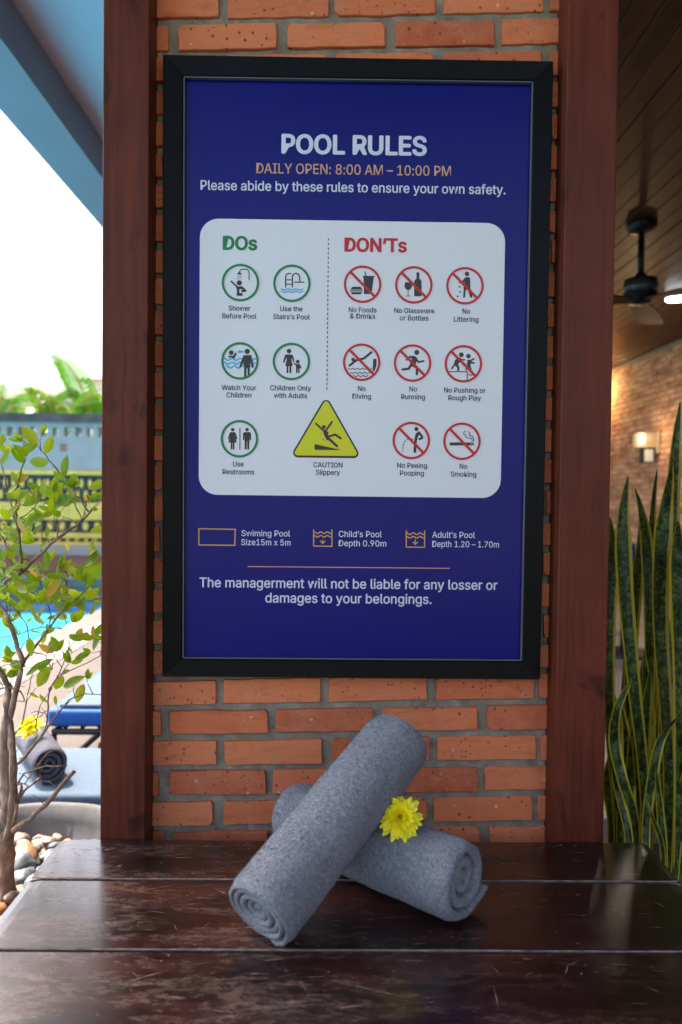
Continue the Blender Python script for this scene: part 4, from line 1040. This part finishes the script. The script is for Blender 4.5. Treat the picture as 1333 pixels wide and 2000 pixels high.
# ------------------------------------------------------------------ poolside: loungers, towel, fence
lg = empty('sun_lounger', (-.7, 1.0, 0), label='low lounger with pale blue mattress carrying the dark rolled towel and yellow flower', cat='sun lounger')
bm = bmesh.new(); box(bm, -1.75, -.45, .70, 1.12, .12, .215, bevel=.015, seg=3); obj('mattress', bm, M['light_blue'], lg, True)
bm = bmesh.new(); box(bm, -1.74, -.46, .72, 1.10, .085, .118); obj('frame', bm, M['black_metal'], lg)
for xx in (-1.68, -.54):
    for yy in (.75, 1.06): boxobj('leg', xx, xx+.03, yy, yy+.03, 0, .085, M['black_metal'], lg)
l2 = empty('sun_lounger', (-.7, 1.8, 0), label='lounger with royal blue cushion, pale blue towel and black metal legs behind the shrub', cat='sun lounger')
Y2 = 1.40; xa = PY(92, 1400, Y2).x; zt = PY(140, 1387, Y2).z; zb = PY(140, 1421, Y2).z
bm = bmesh.new(); box(bm, xa, xa+.62, Y2, Y2+1.7, zb, zt, bevel=.018, seg=3); obj('cushion', bm, M['royal'], l2, True)
bm = bmesh.new(); box(bm, xa+.04, xa+.60, Y2+.02, Y2+1.66, zt+.002, zt+.016, bevel=.005, seg=2); obj('towel_cover', bm, M['light_blue'], l2, True)
bm = bmesh.new()
for yy in (Y2+.02, Y2+1.64): tube(bm, [(xa+.02, yy, zb-.022), (xa+.6, yy, zb-.022)], .012, 8)
for xx in (xa+.02, xa+.6): tube(bm, [(xx, Y2+.02, zb-.022), (xx, Y2+1.64, zb-.022)], .012, 8)
for i in range(9):
    xx = xa+.06+i*.065; tube(bm, [(xx, Y2+.03, zb-.006), (xx, Y2+1.6, zb-.006)], .010, 6)
obj('frame', bm, M['black_metal'], l2)
for pts in ([(xa+.02, Y2+.02, zb-.03), (xa+.02, Y2+.02, 0)], [(xa+.19, Y2+.02, zb-.03), (xa+.08, Y2+.02, zb-.13), (xa+.03, Y2+.02, zb-.17)], [(xa+.24, Y2+.02, zb-.03), (xa+.20, Y2+.02, zb-.07), (xa+.185, Y2+.02, zb-.12), (xa+.185, Y2+.02, 0)], [(xa+.6, Y2+.02, zb-.03), (xa+.6, Y2+.02, 0)], [(xa+.02, Y2+1.6, zb-.03), (xa+.02, Y2+1.6, 0)], [(xa+.6, Y2+1.6, zb-.03), (xa+.6, Y2+1.6, 0)]):
    bm = bmesh.new(); tube(bm, pts, .011, 8); obj('leg', bm, M['black_metal'], l2)
ta = PY(96, 1535, .78); tb = ta + Vector((-.16, .26, .0)); ta.z = tb.z = .215+.06
towel('rolled_towel', ta, tb, .060, 3.4, R(200), 'dark navy and pale grey rolled towel lying on the pale blue lounger by the pool', seed=21, mat='dark_towel', fill=.8)
flower('yellow_flower', ta.lerp(tb, .45)+Vector((-.02, -.02, .08)), (-.1, -.5, .85), .045, 'blurred yellow bloom on the rolled towel on the poolside lounger', .8)

# boundary wall beyond the pool
YW = 9.0
def zf(py): return PY(100, py, YW).z
fence = empty('boundary_wall', (-4, YW, 0), label='long grey and gold boundary wall with black lattice bands beyond the pool', cat='wall')
FX0, FX1 = -9.0, -1.2
def band(n_, p0, p1, mat, y0=0.0, y1=.16): return boxobj(n_, FX0, FX1, YW+y0, YW+y1, zf(p1), zf(p0), M[mat], fence)
band('plinth', 1084, 1122, 'brown_tile', -.04); band('base_course', 1064, 1083.8, 'panel_grey', -.06)
band('lattice_backing', 921, 1063.8, 'dark_void', .03)
band('gold_rail', 1058, 1063.6, 'gold', -.02, .029); band('gold_rail', 1040, 1050, 'gold', -.02, .029); band('gold_rail', 981, 1015, 'gold', -.02, .029); band('gold_rail', 919, 927, 'gold', -.03, .029)
band('wall_panel', 852, 918.8, 'panel_grey'); band('wall_panel', 824, 834.5, 'panel_grey'); band('coping', 808, 823.8, 'cap', -.06, .22)
pw = .1
px_m = (YW+1.5)/FPX
# pierced row: short piers leave square holes through the wall
x = FX0; hz0, hz1 = zf(851.8), zf(834.7); me = None; k = 0
while x < FX1-.05:
    xe = x+.075
    if me is None:
        bm = bmesh.new(); box(bm, 0, .075, YW, YW+.16, hz0, hz1); o = obj('block', bm, M['panel_grey'], fence); me = o.data
    else: o = link('block', me, None, fence)
    o.location = (x, 0, 0) if True else None; x += .155; k += 1
# gold lattice ornaments
def blob(w_, h_):
    bm = bmesh.new(); n = 8; a = [bm.verts.new((w_*math.cos(2*math.pi*i/n), YW-.012, h_*math.sin(2*math.pi*i/n))) for i in range(n)]; b = [bm.verts.new((v.co.x*1.15, YW+.029, v.co.z*1.15)) for v in a]
    bm.faces.new(a)
    for i in range(n): bm.faces.new((a[i], b[i], b[(i+1) % n], a[(i+1) % n]))
    me = bpy.data.meshes.new('ornament'); bm.to_mesh(me); bm.free(); me.materials.append(M['gold']); return me
me1, me2, me3 = blob(.026, .062), blob(.040, .058), blob(.024, .020)
XA, XB = -5.6, -2.6
for (pyc, mm_, stp, off) in ((944, me1, .115, 0), (966, me1, .115, .057), (1027, me2, .16, 0), (1054, me3, .125, 0)):
    x = XA+off
    while x < XB:
        o = link('ornament', mm_, None, fence); o.location = (x, 0, zf(pyc)); x += stp
# bars for the stretch outside the view, kept real but joined
vs, fs = [], []
for (p0, p1, stp) in ((927, 981, .115), (1015, 1040, .16)):
    for X0, X1 in ((FX0+.1, XA-.1), (XB+.1, FX1-.1)):
        x = X0
        while x < X1:
            b0 = len(vs); z0_, z1_ = zf(p1), zf(p0)
            vs += [(x-.03, YW-.01, z0_), (x+.03, YW-.01, z0_), (x+.03, YW-.01, z1_), (x-.03, YW-.01, z1_), (x-.03, YW+.029, z0_), (x+.03, YW+.029, z0_), (x+.03, YW+.029, z1_), (x-.03, YW+.029, z1_)]
            fs += [(b0, b0+1, b0+2, b0+3), (b0+1, b0+5, b0+6, b0+2), (b0+4, b0, b0+3, b0+7)]; x += stp
o = pyobj('lattice_bars', vs, fs, M['gold'], fence); o['kind'] = 'stuff'
boxobj('patch', PY(118, 870, YW).x, PY(131, 870, YW).x, YW-.006, YW-.001, zf(882), zf(866), M['brown_tile'], fence)

# banana plants and houses beyond the wall
def banana(name, base, leaves, label):
    root = empty(name, base, label=label, cat='banana plant', group='banana plants behind the boundary wall')
    bm = bmesh.new(); b = Vector(base); tube(bm, [b, b+Vector((.02, 0, 1.0)), b+Vector((0, 0, 1.9))], [.11, .09, .06], 10); obj('stem', bm, M['leaf'], root, True)
    for pts, wd in leaves:
        P = [Vector(p) for p in pts]; Q = []
        for i in range(len(P)-1):
            p0, p1, p2, p3 = P[max(i-1, 0)], P[i], P[i+1], P[min(i+2, len(P)-1)]
            for k in range(8):
                t = k/8; Q.append(.5*((2*p1)+(-p0+p2)*t+(2*p0-5*p1+4*p2-p3)*t*t+(-p0+3*p1-3*p2+p3)*t**3))
        Q.append(P[-1]); N = len(Q)-1; vs, fs = [], []
        for i, q in enumerate(Q):
            t = i/N; d = (Q[min(i+1, N)]-Q[max(i-1, 0)]).normalized(); side = d.cross(Vector((.2, 1, .3))).normalized(); nn = side.cross(d)
            wv = wd*(math.sin(math.pi*min(1, .12+t*.86)))**.6
            for s_ in (-1, 1):
                b0 = len(vs); f2 = wv*random.choice((1, 1, .85, .95, .6 if random.random() < .3 else 1)); dn = d*((Q[min(i+1, N)]-q).length or .03)*.86
                vs += [q, q+dn, q+dn+side*s_*f2-nn*.12*wd, q+side*s_*f2-nn*.12*wd]; fs.append((b0, b0+1, b0+2, b0+3))
        pyobj('leaf', vs, fs, M['banana'], root)
        bm = bmesh.new(); tube(bm, Q, [.022-.016*i/N for i in range(N+1)], 6); obj('midrib', bm, M['leaf_old'], root.children[-1] if False else root)
def bk(px, py, y): return PY(px, py, y)
YB = 10.9
for nm, bx, lv, lb in (
  ('banana_plant', (bk(195, 900, YB).x, YB, -.05), [([bk(200, 850, YB), bk(172, 785, YB), bk(148, 735, YB), bk(125, 706, YB), bk(102, 697, YB)], .26), ([bk(190, 830, YB), bk(170, 790, YB), bk(140, 800, YB), bk(120, 830, YB)], .16), ([bk(200, 850, YB), bk(225, 760, YB), bk(250, 700, YB), bk(290, 680, YB)], .2), ([bk(200, 850, YB), bk(205, 790, YB), bk(190, 770, YB-.3), bk(150, 790, YB-.6)], .15)], 'banana plant whose torn leaf rises highest against the white sky'),
  ('banana_plant', (bk(95, 900, YB).x, YB+.3, -.05), [([bk(95, 850, YB), bk(75, 780, YB), bk(45, 770, YB), bk(15, 790, YB)], .13), ([bk(95, 850, YB), bk(100, 790, YB), bk(80, 765, YB), bk(50, 760, YB)], .11), ([bk(95, 850, YB), bk(105, 785, YB), bk(130, 765, YB), bk(160, 775, YB)], .12), ([bk(90, 850, YB), bk(80, 800, YB), bk(60, 795, YB-.3), bk(40, 815, YB-.5)], .15), ([bk(100, 850, YB), bk(112, 800, YB), bk(130, 795, YB-.3), bk(145, 815, YB-.5)], .15)], 'low spreading banana plant between the two pale house roofs'),
  ('banana_plant', (bk(-5, 900, YB).x, YB, -.05), [([bk(-5, 850, YB), bk(0, 790, YB), bk(5, 765, YB), bk(8, 750, YB)], .16), ([bk(-5, 850, YB), bk(20, 800, YB), bk(38, 795, YB), bk(60, 810, YB)], .14), ([bk(-5, 850, YB), bk(-40, 770, YB), bk(-80, 740, YB), bk(-120, 760, YB)], .2)], 'banana plant at the far left end behind the wall')):
    banana(nm, bx, lv, lb)
hedge_bm = bmesh.new(); rh = random.Random(3); vs, fs = [], []
for i in range(5200):
    x = rh.uniform(-9.5, -1.0); h = .55*mnoise.noise(Vector((x*1.3, 0, 0))); p = Vector((x, rh.uniform(9.9, 10.6), rh.uniform(.1, 2.0+h*.5))); a, b, c = (Vector((rh.uniform(-1, 1), rh.uniform(-1, 1), rh.uniform(-1, 1)))*.075 for _ in range(3))
    k = len(vs); vs += [p+a, p+b, p+c, p-a*.7]; fs.append((k, k+1, k+2)); fs.append((k, k+2, k+3))
hd = pyobj('hedge_foliage', vs, fs, M['banana']); tag(hd, 'bright green hedge foliage massed behind the boundary wall', 'hedge', kind='stuff')
def house(px0, px1, pe, pr, y, label, grp='pale houses far behind the boundary wall'):
    a, b = bk(px0, pe, y), bk(px1, pe, y); zr = bk(px0, pr, y).z; root = empty('house', ((a.x+b.x)/2, y, -.05), label=label, cat='house', group=grp)
    boxobj('wall', a.x, b.x, y, y+6, -.05, a.z, M['house'], root)
    ov = .5; vs = [(a.x-ov, y-ov, a.z), (b.x+ov, y-ov, a.z), (b.x+ov, y+6+ov, a.z), (a.x-ov, y+6+ov, a.z), (a.x+.8, y+3, zr), (b.x-.8, y+3, zr)]
    pyobj('roof', vs, [(0, 1, 5, 4), (1, 2, 5), (2, 3, 4, 5), (3, 0, 4), (3, 2, 1, 0)], M['roof'], root)
    n = 3
    for i in range(n):
        xc = a.x + (b.x-a.x)*(i+.5)/n; wn = boxobj('window', xc-.5, xc+.5, y-.05, y-.002, a.z-2.0, a.z-.7, M['white_gloss'], root); boxobj('pane', xc-.42, xc+.42, y-.06, y-.052, a.z-1.92, a.z-.78, M['glass'], wn)
house(-120, 40, 778, 752, 34, 'pale house with mauve roof, leftmost beyond the boundary wall'); house(100, 160, 776, 752, 40, 'pale house with mauve roof behind the middle banana leaves'); house(172, 330, 742, 735, 30, 'tall pale house seen just beside the left post')

# ------------------------------------------------------------------ room behind: ceiling fan, lamps, chair, table
fd = 3.0
fc = PY(1254, 434, fd); fc.z = ZW
fan = empty('ceiling_fan', fc, label='black ceiling fan with brown wooden blades hanging from the board ceiling', cat='ceiling fan')
zmo = PY(1254, 545, fd).z; zmb = PY(1254, 583, fd).z
bm = bmesh.new(); lathe(bm, [(.01, 0), (.085, 0), (.088, -.012), (.075, -.045), (.03, -.06), (.01, -.06)], fc, 28); obj('canopy', bm, M['fan_black'], fan, True)
bm = bmesh.new(); tube(bm, [fc+Vector((0, 0, -.05)), Vector((fc.x, fc.y, zmo-.01))], .019, 12); obj('rod', bm, M['fan_black'], fan, True)
fm = Vector((fc.x, fc.y, 0))
bm = bmesh.new(); lathe(bm, [(.01, zmo+.03), (.03, zmo+.03), (.045, zmo), (.092, zmo-.004), (.095, zmb+.01), (.09, zmb), (.01, zmb)], fm, 28); obj('motor', bm, M['fan_black'], fan)
bm = bmesh.new(); cyl(bm, fm, .0965, .0965, zmb+.03, zmo-.025, 28); obj('motor_band', bm, M['fan_grey'], fan, True)
bm = bmesh.new(); lathe(bm, [(.07, zmb), (.06, zmb-.03), (.01, zmb-.035)], fm, 24); obj('lower_cap', bm, M['fan_black'], fan, True)
for az in (62, 182, 302):
    Mx = Matrix.Translation(Vector((fc.x, fc.y, zmb-.012))) @ Matrix.Rotation(R(az), 4, 'Z') @ Matrix.Rotation(R(9), 4, 'X')
    bm = bmesh.new(); vs = []
    for (x, hw_) in ((.05, .035), (.14, .055), (.3, .08), (.5, .085), (.62, .078), (.67, .05)):
        vs.append((x, hw_))
    top = [bm.verts.new(Mx @ Vector((x, h_, .005))) for x, h_ in vs] + [bm.verts.new(Mx @ Vector((x, -h_, .005))) for x, h_ in reversed(vs)]
    bot = [bm.verts.new(Mx @ (Mx.inverted() @ v.co - Vector((0, 0, .010)))) for v in top]
    bm.faces.new(top); bm.faces.new(bot[::-1]); n = len(top)
    for i in range(n): bm.faces.new((top[i], bot[i], bot[(i+1) % n], top[(i+1) % n]))
    obj('blade', bm, M['fan_wood'], fan)
def lamp_light(name, loc, energy, color, size=.1):
    l = bpy.data.lights.new(name, 'POINT'); l.energy = energy; l.color = color; l.shadow_soft_size = size; o = bpy.data.objects.new(name, l); COL.objects.link(o); o.location = loc; return o
# flush ceiling light
cl = PZ(1322, 574, ZW)
cm = empty('ceiling_light', cl, label='bright white flush ceiling lamp glowing beside the fan', cat='lamp')
bm = bmesh.new(); lathe(bm, [(.01, -.0), (.085, 0), (.088, -.03), (.08, -.04)], cl, 28); obj('ring_housing', bm, M['white_gloss'], cm, True)
bm = bmesh.new(); cyl(bm, cl, .078, .078, -.045, -.02, 28); obj('diffuser', bm, M['glow_white'], cm)
al = bpy.data.lights.new('ceiling_light_glow', 'AREA'); al.shape = 'DISK'; al.size = .3; al.energy = 6; al.color = (1, .86, .68)
ao = bpy.data.objects.new('ceiling_light_glow', al); COL.objects.link(ao); ao.location = cl+Vector((0, 0, -.05))
# wall sconce
ys_ = 6.72; sc0 = PY(1275, 862, ys_)
sn = empty('wall_sconce', Vector((XS, ys_, sc0.z)), label='cream wall lamp with warm bulbs on the far brick wall above the snake plants', cat='lamp')
boxobj('backplate', XS-.03, XS-.006, ys_-.1, ys_+.1, sc0.z-.13, sc0.z+.10, M['cream'], sn)
boxobj('shade', XS-.235, XS-.031, ys_-.07, ys_+.07, sc0.z-.07, sc0.z+.085, M['cream'], sn, .006)
for dz in (.045, -.005):
    bm = bmesh.new(); bmesh.ops.create_uvsphere(bm, u_segments=14, v_segments=8, radius=.022)
    for v in bm.verts: v.co += Vector((XS-.195, ys_-.085, sc0.z+dz))
    obj('bulb', bm, M['glow_warm'], sn, True)
boxobj('switch_box', XS-.17, XS-.05, ys_-.05, ys_+.05, sc0.z-.235, sc0.z-.075, M['black_metal'], sn, .004)
boxobj('dial_plate', XS-.155, XS-.065, ys_-.056, ys_-.051, sc0.z-.22, sc0.z-.09, M['white_gloss'], sn)
lamp_light('sconce_glow', (XS-.35, ys_-.2, sc0.z+.05), 1.5, (1, .7, .38), .05)
# warm downlight washing the wall near the ceiling
dl = Vector((XS-.28, 8.2, ZW))
dn = empty('downlight', dl, label='warm downlight in the board ceiling washing the far brick wall behind the right post', cat='lamp')
bm = bmesh.new(); lathe(bm, [(.045, -.012), (.06, -.012), (.065, .0)], dl, 20); obj('trim_ring', bm, M['white_gloss'], dn, True)
bm = bmesh.new(); cyl(bm, dl, .044, .044, -.010, -.004, 20); obj('lens', bm, M['glow_warm'], dn)
lamp_light('downlight_glow', dl+Vector((0, 0, -.30)), 7, (1, .62, .25), .06)
# navy chair and white table
cx, cy = PY(1213, 1100, 4.4).x-.12, 4.4
ch = empty('armchair', (cx, cy, 0), label='navy blue armchair in the room behind the snake plants', cat='chair')
zt_ = PY(1213, 1060, cy).z; boxobj('backrest', cx-.28, cx+.24, cy, cy+.09, .34, zt_, M['navy_fabric'], ch, .02)
boxobj('seat', cx-.28, cx+.24, cy+.092, cy+.55, .30, .42, M['navy_fabric'], ch, .02)
for sx in (-.27, .19):
    boxobj('armrest', cx+sx-.02, cx+sx+.06, cy+.095, cy+.5, .425, .56, M['navy_fabric'], ch, .015)
    for sy in (.04, .48): boxobj('leg', cx+sx, cx+sx+.04, cy+sy, cy+sy+.04, .02, .30, M['black_metal'], ch)
tcen = PY(1222, 1150, 3.7)
tb_ = empty('round_table', (tcen.x, 3.7, .02), label='white round table half hidden behind the snake plant leaves', cat='table')
bm = bmesh.new(); lathe(bm, [(.01, .0), (.30, 0), (.31, .012), (.30, .03), (.01, .03)], Vector((tcen.x, 3.7, tcen.z)), 40); obj('tabletop', bm, M['white_gloss'], tb_, True)
bm = bmesh.new(); tube(bm, [(tcen.x, 3.7, .04), (tcen.x, 3.7, tcen.z)], .03, 12); obj('pedestal', bm, M['black_metal'], tb_, True)
bm = bmesh.new(); cyl(bm, Vector((tcen.x, 3.7, .02)), .2, .19, 0, .02, 28); obj('base', bm, M['black_metal'], tb_)
